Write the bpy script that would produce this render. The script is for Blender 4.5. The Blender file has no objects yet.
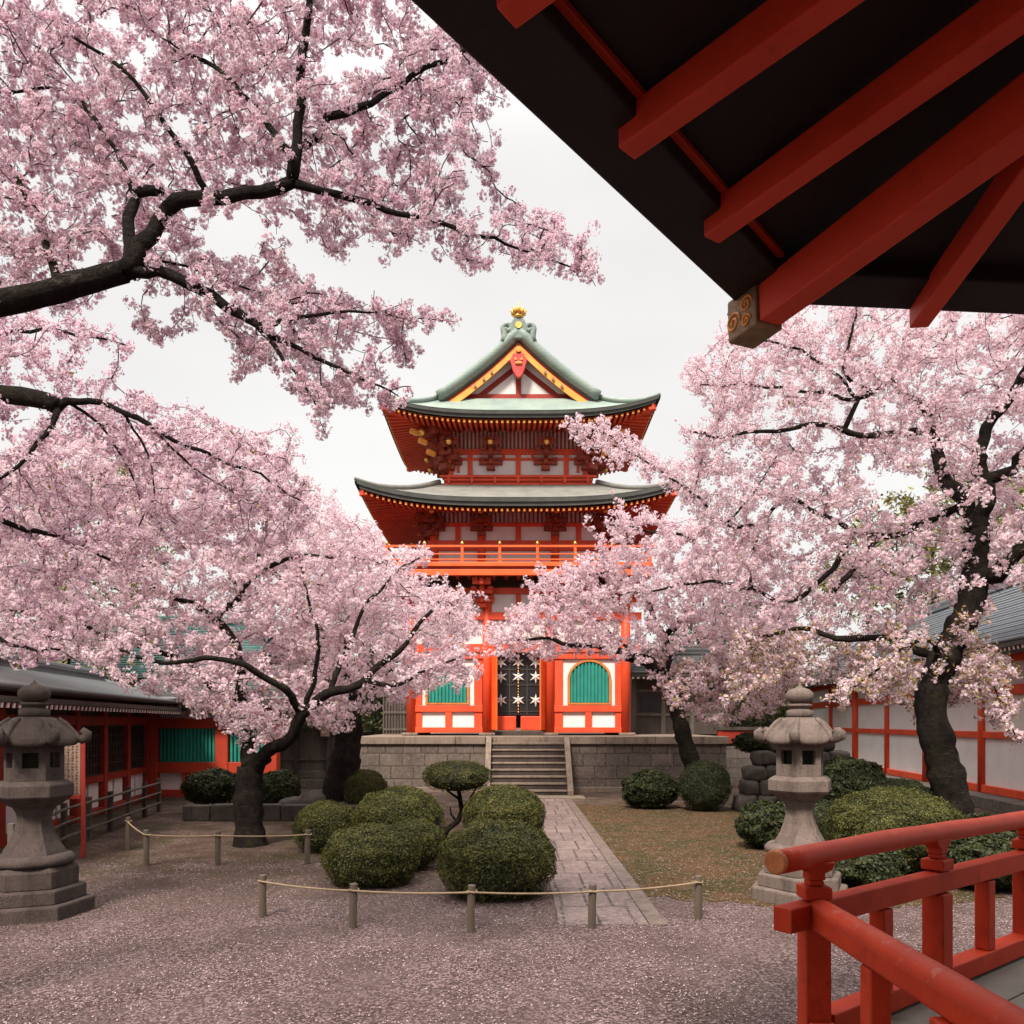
import bpy, math, random
import numpy as np
from mathutils import Vector, Matrix, noise as mnoise
R = math.radians
S = bpy.context.scene
COL = S.collection

# ------------------------------------------------------------------ camera
EYE, F, HY = 2.4, 800.0, 722.0          # eye height (m), focal length (px), horizon row
cam_d = bpy.data.cameras.new("camera"); cam = bpy.data.objects.new("camera", cam_d); COL.objects.link(cam)
cam.location = (0, 0, EYE); cam.rotation_euler = (R(90), 0, 0)
cam_d.sensor_width = 36; cam_d.lens = 36 * F / 1024; cam_d.shift_y = (HY - 512) / 1024
cam_d.clip_start = 0.05; cam_d.clip_end = 2000
S.camera = cam

# ------------------------------------------------------------------ sky and sun (soft, overcast)
SUN_EL, SUN_AZ = R(50), R(158)
ZENITH = 3.8
world = bpy.data.worlds.new("World"); S.world = world; world.use_nodes = True
wt = world.node_tree; wn = wt.nodes; wl = wt.links
for n in list(wn): wn.remove(n)
wo = wn.new('ShaderNodeOutputWorld'); bg = wn.new('ShaderNodeBackground'); bg.inputs['Strength'].default_value = 0.1
sky = wn.new('ShaderNodeTexSky'); sky.sky_type = 'NISHITA'; sky.sun_disc = False
sky.sun_elevation = SUN_EL; sky.sun_rotation = SUN_AZ; sky.dust_density = 4.0; sky.air_density = 1.2
tc = wn.new('ShaderNodeTexCoord'); mp = wn.new('ShaderNodeMapping'); mp.inputs['Scale'].default_value = (1, 1, 2.2)
nz = wn.new('ShaderNodeTexNoise'); nz.inputs['Scale'].default_value = 1.7; nz.inputs['Detail'].default_value = 5; nz.inputs['Roughness'].default_value = 0.5
cr = wn.new('ShaderNodeValToRGB'); cr.color_ramp.elements[0].position = .3; cr.color_ramp.elements[1].position = .72
cr.color_ramp.elements[0].color = (5.05, 4.92, 4.84, 1); cr.color_ramp.elements[1].color = (6.1, 6.0, 5.82, 1)
mx = wn.new('ShaderNodeMix'); mx.data_type = 'RGBA'; mx.inputs[0].default_value = 0.93
wl.new(tc.outputs['Generated'], mp.inputs['Vector']); wl.new(mp.outputs['Vector'], nz.inputs['Vector'])
wl.new(nz.outputs['Fac'], cr.inputs['Fac']); wl.new(sky.outputs['Color'], mx.inputs[6]); wl.new(cr.outputs['Color'], mx.inputs[7])
# overcast sky: brightest overhead, as real cloud cover is
sx_ = wn.new('ShaderNodeSeparateXYZ'); wl.new(tc.outputs['Generated'], sx_.inputs[0])
zr_ = wn.new('ShaderNodeMapRange'); zr_.interpolation_type = 'SMOOTHSTEP'
for i_, v_ in ((1, .55), (2, .95), (3, 1.0), (4, ZENITH)): zr_.inputs[i_].default_value = v_
wl.new(sx_.outputs['Z'], zr_.inputs[0])
vm_ = wn.new('ShaderNodeVectorMath'); vm_.operation = 'SCALE'; wl.new(mx.outputs[2], vm_.inputs[0]); wl.new(zr_.outputs[0], vm_.inputs['Scale'])
wl.new(vm_.outputs[0], bg.inputs['Color']); wl.new(bg.outputs['Background'], wo.inputs['Surface'])
sun_d = bpy.data.lights.new("sun", 'SUN'); sun = bpy.data.objects.new("sun", sun_d); COL.objects.link(sun)
sun_d.energy = 3.8; sun_d.angle = R(11); sun_d.color = (1, .89, .78)
# the light comes from behind the camera, a little from the left
sdir = Vector((-math.sin(SUN_AZ) * math.cos(SUN_EL), math.cos(SUN_AZ) * math.cos(SUN_EL), math.sin(SUN_EL)))
sun.rotation_euler = sdir.to_track_quat('Z', 'Y').to_euler()
S.view_settings.view_transform = 'Standard'; S.view_settings.look = 'None'
S.view_settings.exposure = 0.75; S.view_settings.gamma = 1.0; S.view_settings.use_curve_mapping = False
S.render.engine = 'CYCLES'; S.cycles.max_bounces = 12; S.cycles.diffuse_bounces = 10; S.cycles.transmission_bounces = 8
S.cycles.transparent_max_bounces = 4; S.cycles.use_denoising = True; S.cycles.caustics_reflective = False; S.cycles.caustics_refractive = False

def P(px, py, Y): return np.array([(px - 512) * Y / F, Y, EYE + (HY - py) * Y / F])

# ------------------------------------------------------------------ material helpers
def newmat(name):
    m = bpy.data.materials.new(name); m.use_nodes = True
    nt = m.node_tree; b = nt.nodes['Principled BSDF']
    return m, nt, b
def rgba(c): return (c[0], c[1], c[2], 1)
def N(nt, kind, **kw):
    n = nt.nodes.new(kind)
    for k, v in kw.items():
        if k in n.inputs: n.inputs[k].default_value = v
        else: setattr(n, k, v)
    return n
def mixc(nt, fac, a, b, blend='MIX'):
    n = nt.nodes.new('ShaderNodeMix'); n.data_type = 'RGBA'; n.blend_type = blend
    for i, v in ((0, fac), (6, a), (7, b)):
        if isinstance(v, (int, float)): n.inputs[i].default_value = v
        elif isinstance(v, tuple): n.inputs[i].default_value = rgba(v)
        else: nt.links.new(v, n.inputs[i])
    return n.outputs[2]
def coords(nt, scale=(1, 1, 1), kind='Object'):
    t = nt.nodes.new('ShaderNodeTexCoord'); m = nt.nodes.new('ShaderNodeMapping'); m.inputs['Scale'].default_value = scale
    nt.links.new(t.outputs[kind], m.inputs['Vector']); return m.outputs['Vector']
def noise(nt, vec, scale, detail=4, rough=.55, lo=.3, hi=.7):
    n = N(nt, 'ShaderNodeTexNoise', Scale=scale, Detail=detail, Roughness=rough); nt.links.new(vec, n.inputs['Vector'])
    r = nt.nodes.new('ShaderNodeMapRange'); r.inputs[1].default_value = lo; r.inputs[2].default_value = hi
    nt.links.new(n.outputs['Fac'], r.inputs[0]); return r.outputs[0]
def bump(nt, b, h, strength, dist=.01):
    n = N(nt, 'ShaderNodeBump', Strength=strength, Distance=dist); nt.links.new(h, n.inputs['Height']); nt.links.new(n.outputs['Normal'], b.inputs['Normal'])
def mat(name, c1, c2=None, c3=None, scale=3.0, fine=30.0, rough=.7, bmp=.3, bd=.01, metal=0, sc=(1, 1, 1), lo=.35, hi=.65, lo3=.58, hi3=.75, spec=.4):
    """two-tone noise colour, c3 = sparse stains, fine bump"""
    m, nt, b = newmat(name); v = coords(nt, sc)
    c = rgba(c1)
    n1 = noise(nt, v, scale, 5, .6, lo, hi); col = mixc(nt, n1, tuple(c1), tuple(c2 or c1))
    if c3: col = mixc(nt, noise(nt, v, scale * 2.7, 6, .65, lo3, hi3), col, tuple(c3))
    nt.links.new(col, b.inputs['Base Color'])
    b.inputs['Roughness'].default_value = rough; b.inputs['Metallic'].default_value = metal; b.inputs['Specular IOR Level'].default_value = spec
    bump(nt, b, noise(nt, v, fine, 4, .6, .2, .8), bmp, bd)
    return m

M = {}
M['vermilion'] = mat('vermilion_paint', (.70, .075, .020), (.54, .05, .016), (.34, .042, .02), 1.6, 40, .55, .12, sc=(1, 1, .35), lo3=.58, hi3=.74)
M['vermilion_dark'] = mat('vermilion_darkened_paint', (0.315, 0.0225, 0.009), (0.21, 0.015, 0.0075), (0.15, 0.0188, 0.0112), 1.3, 40, .6, .1)  # darker red; puts the gallery's vignette shading into its paint colour
M['vermilion_mid'] = mat('vermilion_half_darkened', (.42, .042, .014), (.33, .032, .012), (.22, .03, .014), 1.6, 40, .55, .1)  # in-between red; part of the same vignette shading put into the wing's colour
M['rail_paint'] = mat('rail_paint', (.50, .043, .013), (.38, .029, .010), (.22, .022, .010), 3.2, 90, .55, .3, .004, lo3=.56, hi3=.74, spec=.15, sc=(1, 1, .6))
M['rail_worn'] = mat('rail_worn_paint', (.54, .050, .017), (.43, .040, .016), (.50, .17, .11), 6, 90, .48, .3, .004, lo3=.60, hi3=.74, spec=.22)
M['rail_end'] = mat('bare_rail_end', (.50, .17, .05), (.36, .11, .035), (.2, .06, .02), 14, 60, .6, .2, .004)
M['orange'] = mat('orange_paint', (0.757, 0.122, 0.02), (0.698, 0.0864, 0.016), None, 2, 40, .5, .06)
M['window_trim'] = mat('window_trim', (.50, .19, .045), (.40, .13, .03), None, 3, 40, .5, .06)
M['gilt'] = mat('gilt_paint', (.80, .36, .06), (.72, .25, .04), None, 3, 40, .4, .06)
M['gold'] = mat('gold_metal', (.85, .52, .14), (.7, .38, .09), None, 4, 40, .32, .05, metal=.85)
M['plaster'] = mat('white_plaster', (0.72, 0.684, 0.657), (0.648, 0.603, 0.576), (0.522, 0.468, 0.432), 1.2, 50, .85, .1, lo3=.62)
M['green'] = mat('green_paint', (.015, .25, .17), (.01, .19, .13), None, 3, 40, .55, .08)
M['teal'] = mat('teal_paint', (.02, .2, .19), (.015, .15, .15), None, 3, 40, .55, .08)
M['copper'] = mat('copper_patina', (0.255, 0.315, 0.272), (0.187, 0.246, 0.221), (0.306, 0.289, 0.23), 1.5, 25, .6, .2, sc=(1, 1, 1), lo3=.58)
M['roofgrey'] = mat('weathered_bark_shingle', (0.176, 0.176, 0.16), (0.24, 0.232, 0.208), (0.12, 0.128, 0.112), 2.0, 30, .8, .4)
def add_courses(m, scale, k):
    nt = m.node_tree; bs = nt.nodes['Principled BSDF']; w = N(nt, 'ShaderNodeTexWave', Scale=scale, Distortion=.5, Detail=3); w.bands_direction = 'Z'; w.wave_profile = 'SAW'
    nt.links.new(coords(nt), w.inputs['Vector']); old = bs.inputs['Base Color'].links[0].from_socket
    r = nt.nodes.new('ShaderNodeMapRange'); r.inputs[1].default_value = .8; r.inputs[2].default_value = 1; nt.links.new(w.outputs['Fac'], r.inputs[0])
    mu = N(nt, 'ShaderNodeMath', operation='MULTIPLY'); mu.inputs[1].default_value = k; nt.links.new(r.outputs[0], mu.inputs[0])
    nt.links.new(mixc(nt, mu.outputs[0], old, (.08, .09, .08)), bs.inputs['Base Color'])
    bp = [n for n in nt.nodes if n.type == 'BUMP'][0]; b2 = N(nt, 'ShaderNodeBump', Strength=.6, Distance=.03); nt.links.new(w.outputs['Fac'], b2.inputs['Height']); nt.links.new(bp.outputs['Normal'], b2.inputs['Normal']); nt.links.new(b2.outputs['Normal'], bs.inputs['Normal'])
add_courses(M['copper'], 2.6, .55); add_courses(M['roofgrey'], 3.2, .5)
M['eave_edge'] = mat('dark_eave_edge', (0.045, 0.05, 0.045), (0.07, 0.075, 0.065), None, 2, 30, .7, .2)
M['darkwood'] = mat('dark_wood', (.035, .027, .022), (.06, .045, .036), None, 1.5, 30, .75, .3, sc=(3, 3, .4))
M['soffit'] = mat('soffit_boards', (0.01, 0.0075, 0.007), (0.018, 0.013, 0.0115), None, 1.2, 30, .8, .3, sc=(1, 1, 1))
M['redwood'] = mat('red_stained_wood', (.30, .045, .018), (.20, .03, .014), None, 1.6, 30, .65, .2)
M['greywood'] = mat('weathered_grey_wood', (0.12, 0.099, 0.081), (0.066, 0.054, 0.045), (0.168, 0.144, 0.12), 1.4, 30, .85, .4, sc=(4, 4, .5))
M['postwood'] = mat('post_wood', (0.119, 0.0875, 0.063), (0.07, 0.0525, 0.0385), (0.168, 0.133, 0.098), 2, 40, .85, .4, sc=(4, 4, .6))
M['signwood'] = mat('sign_board_wood', (.27, .175, .13), (.21, .135, .10), None, 2, 40, .7, .1)
M['rope'] = mat('straw_rope', (0.28, 0.203, 0.126), (0.217, 0.154, 0.091), None, 8, 120, .9, .5, .006)
def barkmat():
    m, nt, bs = newmat('cherry_bark'); v = coords(nt, (1, 1, .45)); v2 = coords(nt)
    n1 = noise(nt, v, 9, 6, .7, .3, .7); v3 = coords(nt, (1, 1, 7))
    col = mixc(nt, n1, (.010, .008, .007), (.034, .026, .022))
    col = mixc(nt, noise(nt, v2, 2.2, 6, .7, .56, .68), col, (.040, .042, .016))
    col = mixc(nt, noise(nt, v2, 5.5, 6, .75, .62, .70), col, (.10, .083, .076))
    col = mixc(nt, noise(nt, v3, 5, 4, .6, .6, .72), col, (.075, .058, .05))
    nt.links.new(col, bs.inputs['Base Color']); bs.inputs['Roughness'].default_value = .95; bs.inputs['Specular IOR Level'].default_value = .1
    mm = N(nt, 'ShaderNodeMath', operation='ADD'); nt.links.new(n1, mm.inputs[0]); nt.links.new(noise(nt, v2, 38, 5, .7, .2, .8), mm.inputs[1])
    bump(nt, bs, mm.outputs[0], 1.0, .05); return m
M['bark'] = barkmat()
def worn_edges(m, wear):
    """paint rubbed through along the arrises: compares the true normal with a rounded one"""
    nt = m.node_tree; bs = nt.nodes['Principled BSDF']; old = bs.inputs['Base Color'].links[0].from_socket
    bv = N(nt, 'ShaderNodeBevel', Radius=.014); bv.samples = 4; ge = nt.nodes.new('ShaderNodeNewGeometry')
    dt = nt.nodes.new('ShaderNodeVectorMath'); dt.operation = 'DOT_PRODUCT'; nt.links.new(bv.outputs[0], dt.inputs[0]); nt.links.new(ge.outputs['Normal'], dt.inputs[1])
    mr = nt.nodes.new('ShaderNodeMapRange'); mr.inputs[1].default_value = .97; mr.inputs[2].default_value = .80; nt.links.new(dt.outputs['Value'], mr.inputs[0])
    mu = N(nt, 'ShaderNodeMath', operation='MULTIPLY'); nt.links.new(mr.outputs[0], mu.inputs[0]); nt.links.new(noise(nt, coords(nt), 7, 6, .75, .42, .62), mu.inputs[1])
    nt.links.new(mixc(nt, mu.outputs[0], old, wear), bs.inputs['Base Color'])
M['twig'] = mat('cherry_twig', (.045, .03, .028), (.028, .02, .02), None, 5, 40, .85, .3)
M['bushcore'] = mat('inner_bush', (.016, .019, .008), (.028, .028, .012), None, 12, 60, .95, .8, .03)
M['black'] = mat('black_lacquer', (.012, .012, .014), (.02, .02, .022), None, 3, 40, .35, .05)
M['ink'] = mat('black_ink', (.05, .035, .028), (.07, .05, .04), None, 8, 40, .8, .02)
M['bronze'] = mat('carved_bronze', (.30, .19, .10), (.17, .11, .065), (.10, .07, .05), 14, 60, .5, .5, .006, metal=.35)
M['deck'] = mat('veranda_boards', (.20, .172, .145), (.15, .128, .108), (.10, .082, .07), 1.5, 60, .75, .4, sc=(1.5, 1.5, 1))
M['crimson'] = mat('crimson_paint', (.55, .05, .04), (.42, .03, .03), (.7, .25, .2), 6, 40, .5, .1)

worn_edges(M['rail_paint'], (.42, .13, .08))
def stone(name, c1, c2, c3, speck=90, moss=None, sc=1.6):
    m, nt, b = newmat(name); v = coords(nt)
    col = mixc(nt, noise(nt, v, sc, 6, .65, .3, .7), c1, c2)
    col = mixc(nt, noise(nt, v, sc * 3.1, 6, .7, .52, .72), col, c3)
    col = mixc(nt, noise(nt, v, speck, 2, .5, .55, .7), col, tuple(x * .55 for x in c1))
    col = mixc(nt, noise(nt, v, speck * .8, 2, .5, .6, .72), col, tuple(min(1, x * 1.5) for x in c1))
    vs_ = coords(nt, (1, 1, .12)); col = mixc(nt, noise(nt, vs_, 7, 5, .65, .5, .75), col, tuple(x * .42 for x in c1))
    if moss: col = mixc(nt, noise(nt, v, 2.3, 6, .7, .58, .7), col, moss)
    nt.links.new(col, b.inputs['Base Color']); b.inputs['Roughness'].default_value = .9; b.inputs['Specular IOR Level'].default_value = .25
    bump(nt, b, noise(nt, v, 45, 5, .65, .2, .8), .5, .012)
    return m
M['granite'] = stone('weathered_granite', (0.154, 0.117, 0.1), (0.11, 0.0824, 0.0697), (0.0592, 0.0457, 0.0382))
M['granite_dark'] = stone('darkened_weathered_granite', (0.0764, 0.0571, 0.0504), (0.0484, 0.0362, 0.0317), (0.0282, 0.0221, 0.0187))  # stone darkened; the left lantern's vignette shading is put into its colour
M['granite_pale'] = stone('pale_granite', (0.294, 0.234, 0.203), (0.231, 0.182, 0.154), (0.147, 0.115, 0.098))
M['capstone'] = stone('pale_capstone', (0.222, 0.172, 0.134), (0.178, 0.136, 0.106), (0.123, 0.0924, 0.0719))
M['rock'] = stone('mossy_rock', (0.0784, 0.0644, 0.056), (0.0448, 0.0381, 0.0336), (0.028, 0.0252, 0.0224), 60, (0.0252, 0.028, 0.0123))

def blocks(name, sx, sz, c1, c2, mortar, axis='XZ', off=.5, msize=.012):
    """coursed masonry / paving from a brick texture"""
    m, nt, b = newmat(name)
    t = nt.nodes.new('ShaderNodeTexCoord'); sp = nt.nodes.new('ShaderNodeSeparateXYZ'); cb = nt.nodes.new('ShaderNodeCombineXYZ')
    nt.links.new(t.outputs['Object'], sp.inputs[0])
    nt.links.new(sp.outputs[axis[0]], cb.inputs[0]); nt.links.new(sp.outputs[axis[1]], cb.inputs[1])
    br = nt.nodes.new('ShaderNodeTexBrick'); br.offset = off; br.offset_frequency = 2; br.squash = .78; br.squash_frequency = 3
    for k, v in (('Scale', 1), ('Brick Width', sx), ('Row Height', sz), ('Mortar Size', msize), ('Mortar Smooth', .25), ('Bias', 0)): br.inputs[k].default_value = v
    br.inputs['Color1'].default_value = rgba(c1); br.inputs['Color2'].default_value = rgba(c2); br.inputs['Mortar'].default_value = rgba(mortar)
    nt.links.new(cb.outputs[0], br.inputs['Vector'])
    v = coords(nt)
    col = mixc(nt, noise(nt, v, 1.4, 6, .7, .35, .7), br.outputs['Color'], (c1[0] * .4, c1[1] * .4, c1[2] * .4))
    col = mixc(nt, noise(nt, v, 9, 6, .7, .5, .75), col, (c1[0] * 1.35, c1[1] * 1.3, c1[2] * 1.25))
    col = mixc(nt, noise(nt, v, 70, 2, .5, .55, .7), col, (c1[0] * .5, c1[1] * .5, c1[2] * .5))
    nt.links.new(col, b.inputs['Base Color']); b.inputs['Roughness'].default_value = .9; b.inputs['Specular IOR Level'].default_value = .2
    inv = N(nt, 'ShaderNodeMath', operation='MULTIPLY_ADD'); inv.inputs[1].default_value = -1.5; nt.links.new(br.outputs['Fac'], inv.inputs[0])
    nt.links.new(noise(nt, v, 25, 5, .65, .2, .8), inv.inputs[2])
    bump(nt, b, inv.outputs[0], .6, .02)
    return m
M['masonry'] = blocks('coursed_stone_blocks', .78, .44, (0.173, 0.139, 0.118), (0.101, 0.0808, 0.0687), (0.0268, 0.0219, 0.0183), msize=.018)
M['paving'] = blocks('stone_paving', .42, 1.15, (0.219, 0.165, 0.153), (0.168, 0.126, 0.117), (0.043, 0.0327, 0.0284), 'XY', .5, .02)
M['plinth'] = blocks('plinth_stone', .9, .35, (0.157, 0.132, 0.114), (0.12, 0.102, 0.0903), (0.0421, 0.0361, 0.0301))

def tiled(name, c1, c2, pitch, axis='X'):
    """courses of roof tiles: ribs running down the slope are modelled, this adds the course lines"""
    m, nt, b = newmat(name); v = coords(nt)
    w = N(nt, 'ShaderNodeTexWave', Scale=pitch, Distortion=.4, Detail=2); w.bands_direction = axis; nt.links.new(v, w.inputs['Vector'])
    col = mixc(nt, noise(nt, v, 1.3, 6, .65, .3, .7), c1, c2)
    col = mixc(nt, noise(nt, v, 6, 6, .7, .5, .75), col, tuple(x * 1.5 for x in c1))
    nt.links.new(col, b.inputs['Base Color']); b.inputs['Roughness'].default_value = .5
    bump(nt, b, w.outputs['Fac'], .5, .02); return m
M['tile'] = tiled('grey_roof_tile', (0.0385, 0.0406, 0.042), (0.0665, 0.0665, 0.0665), 1.6, 'Z')
M['tile_blue'] = tiled('blue_grey_roof_tile', (0.105, 0.118, 0.133), (0.149, 0.161, 0.177), 1.4, 'Z')

def leafmat(name, attr=True, transl=.35, rough=.6, tint=None):
    m, nt, b = newmat(name)
    at = nt.nodes.new('ShaderNodeAttribute'); at.attribute_name = 'tone'
    tr = nt.nodes.new('ShaderNodeBsdfTranslucent'); mx = nt.nodes.new('ShaderNodeMixShader'); mx.inputs[0].default_value = transl
    nt.links.new(at.outputs['Color'], b.inputs['Base Color']); b.inputs['Roughness'].default_value = rough; b.inputs['Specular IOR Level'].default_value = .25
    nt.links.new(at.outputs['Color'], tr.inputs['Color'])
    out = nt.nodes['Material Output']
    nt.links.new(b.outputs[0], mx.inputs[1]); nt.links.new(tr.outputs[0], mx.inputs[2]); nt.links.new(mx.outputs[0], out.inputs['Surface'])
    return m
M['petal'] = leafmat('cherry_petals', transl=.5, rough=.8)
M['leaf'] = leafmat('leaf', transl=.2, rough=.55)
M['fallen'] = leafmat('fallen_petals', transl=.1, rough=.8)

# ------------------------------------------------------------------ mesh helpers
class MB:
    def __init__(self): self.v = []; self.f = []; self.m = []; self.cur = 0
    def add(self, vs, fs):
        n = len(self.v); self.v.extend([tuple(map(float, p)) for p in vs]); self.f.extend([[i + n for i in f] for f in fs]); return self
    def box(self, x0, x1, y0, y1, z0, z1):
        vs = [(x0, y0, z0), (x1, y0, z0), (x1, y1, z0), (x0, y1, z0), (x0, y0, z1), (x1, y0, z1), (x1, y1, z1), (x0, y1, z1)]
        return self.add(vs, [(0, 3, 2, 1), (4, 5, 6, 7), (0, 1, 5, 4), (1, 2, 6, 5), (2, 3, 7, 6), (3, 0, 4, 7)])
    def beam(self, p0, p1, w, h, w1=None, h1=None, up=(0, 0, 1)):
        """rectangular beam along p0-p1, section w x h"""
        p0, p1 = Vector(p0), Vector(p1); d = (p1 - p0).normalized(); s = d.cross(Vector(up)).normalized(); u = s.cross(d)
        w1 = w if w1 is None else w1; h1 = h if h1 is None else h1
        vs = [p + s * a * ww / 2 + u * c * hh / 2 for p, ww, hh in ((p0, w, h), (p1, w1, h1)) for a, c in ((-1, -1), (1, -1), (1, 1), (-1, 1))]
        return self.add(vs, [(0, 1, 2, 3), (7, 6, 5, 4), (0, 4, 5, 1), (1, 5, 6, 2), (2, 6, 7, 3), (3, 7, 4, 0)])
    def tube(self, pts, rad, n=8, cap=True):
        pts = [Vector(p) for p in pts]; k = len(pts); rad = rad if hasattr(rad, '__len__') else [rad] * k
        vs = []; ref = None
        for i, p in enumerate(pts):
            t = (pts[min(i + 1, k - 1)] - pts[max(i - 1, 0)]).normalized()
            if ref is None: ref = t.orthogonal().normalized()
            ref = (ref - t * ref.dot(t)).normalized(); b = t.cross(ref)
            vs += [p + (ref * math.cos(a) + b * math.sin(a)) * rad[i] for a in (2 * math.pi * j / n for j in range(n))]
        fs = [(i * n + j, i * n + (j + 1) % n, (i + 1) * n + (j + 1) % n, (i + 1) * n + j) for i in range(k - 1) for j in range(n)]
        if cap: fs += [tuple(reversed(range(n))), tuple(range((k - 1) * n, k * n))]
        return self.add(vs, fs)
    def lathe(self, prof, n=24, c=(0, 0), phase=0):
        vs = [(c[0] + r * math.cos(phase + 2 * math.pi * j / n), c[1] + r * math.sin(phase + 2 * math.pi * j / n), z) for r, z in prof for j in range(n)]
        k = len(prof)
        fs = [(i * n + j, i * n + (j + 1) % n, (i + 1) * n + (j + 1) % n, (i + 1) * n + j) for i in range(k - 1) for j in range(n)]
        fs += [tuple(reversed(range(n))), tuple(range((k - 1) * n, k * n))]
        return self.add(vs, fs)
    def prism(self, poly, y0, y1, T=None):
        """polygon in (x,z) extruded along y (counter-clockwise seen from -y)"""
        n = len(poly); vs = [(x, y0, z) for x, z in poly] + [(x, y1, z) for x, z in poly]
        if T: vs = [T @ Vector(p) for p in vs]
        fs = [tuple(range(n)), tuple(reversed(range(n, 2 * n)))] + [(i, i + n, (i + 1) % n + n, (i + 1) % n) for i in range(n)]
        return self.add(vs, fs)
    def grid(self, rows):
        k, n = len(rows), len(rows[0])
        return self.add([p for r in rows for p in r], [(i * n + j, i * n + j + 1, (i + 1) * n + j + 1, (i + 1) * n + j) for i in range(k - 1) for j in range(n - 1)])
    def build(self, name, m, parent=None, smooth=False, bevel=0, seg=2, solid=0, m2=None, split=0):
        me = bpy.data.meshes.new(name); me.from_pydata(self.v, [], self.f); me.materials.append(m)
        if m2 is not None:
            me.materials.append(m2); me.polygons.foreach_set('material_index', [int(i >= split) for i in range(len(self.f))])
        o = bpy.data.objects.new(name, me); COL.objects.link(o)
        if parent is not None: o.parent = parent
        if smooth:
            me.polygons.foreach_set('use_smooth', [True] * len(me.polygons))
        if solid:
            s = o.modifiers.new('solid', 'SOLIDIFY'); s.thickness = solid; s.offset = -1
        if bevel:
            b = o.modifiers.new('bevel', 'BEVEL'); b.width = bevel; b.segments = seg; b.limit_method = 'ANGLE'; b.angle_limit = R(35)
            if smooth is False and seg > 1:
                me.polygons.foreach_set('use_smooth', [False] * len(me.polygons))
        return o
def npmesh(name, verts, faces, m, parent=None, tone=None, smooth=False):
    """fast mesh: verts (n,3), faces (k,c) constant size"""
    verts = np.ascontiguousarray(verts, np.float32); faces = np.ascontiguousarray(faces, np.int32)
    me = bpy.data.meshes.new(name); c = faces.shape[1]
    me.vertices.add(len(verts)); me.vertices.foreach_set('co', verts.ravel())
    me.loops.add(faces.size); me.loops.foreach_set('vertex_index', faces.ravel())
    me.polygons.add(len(faces)); me.polygons.foreach_set('loop_start', np.arange(0, faces.size, c, dtype=np.int32))
    me.polygons.foreach_set('loop_total', np.full(len(faces), c, np.int32))
    if smooth: me.polygons.foreach_set('use_smooth', np.ones(len(faces), bool))
    me.update(calc_edges=True)
    if tone is not None:
        a = me.attributes.new('tone', 'FLOAT_COLOR', 'POINT'); t = np.ones((len(verts), 4), np.float32); t[:, :3] = tone
        a.data.foreach_set('color', t.ravel())
    me.materials.append(m); o = bpy.data.objects.new(name, me); COL.objects.link(o)
    if parent is not None: o.parent = parent
    return o
def tag(o, label=None, cat=None, group=None, kind=None):
    if label: o['label'] = label
    if cat: o['category'] = cat
    if group: o['group'] = group
    if kind: o['kind'] = kind
    return o
def thing(name, label, cat, loc=(0, 0, 0), rz=0, group=None):
    o = bpy.data.objects.new(name, None); COL.objects.link(o); o.empty_display_size = .2
    o.location = loc; o.rotation_euler = (0, 0, rz)
    return tag(o, label, cat, group)
def kids(o): return [c for c in o.children]
def copy_tree(o, parent=None):
    c = o.copy(); COL.objects.link(c)
    if parent is not None: c.parent = parent
    for ch in list(o.children): copy_tree(ch, c)
    return c
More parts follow.
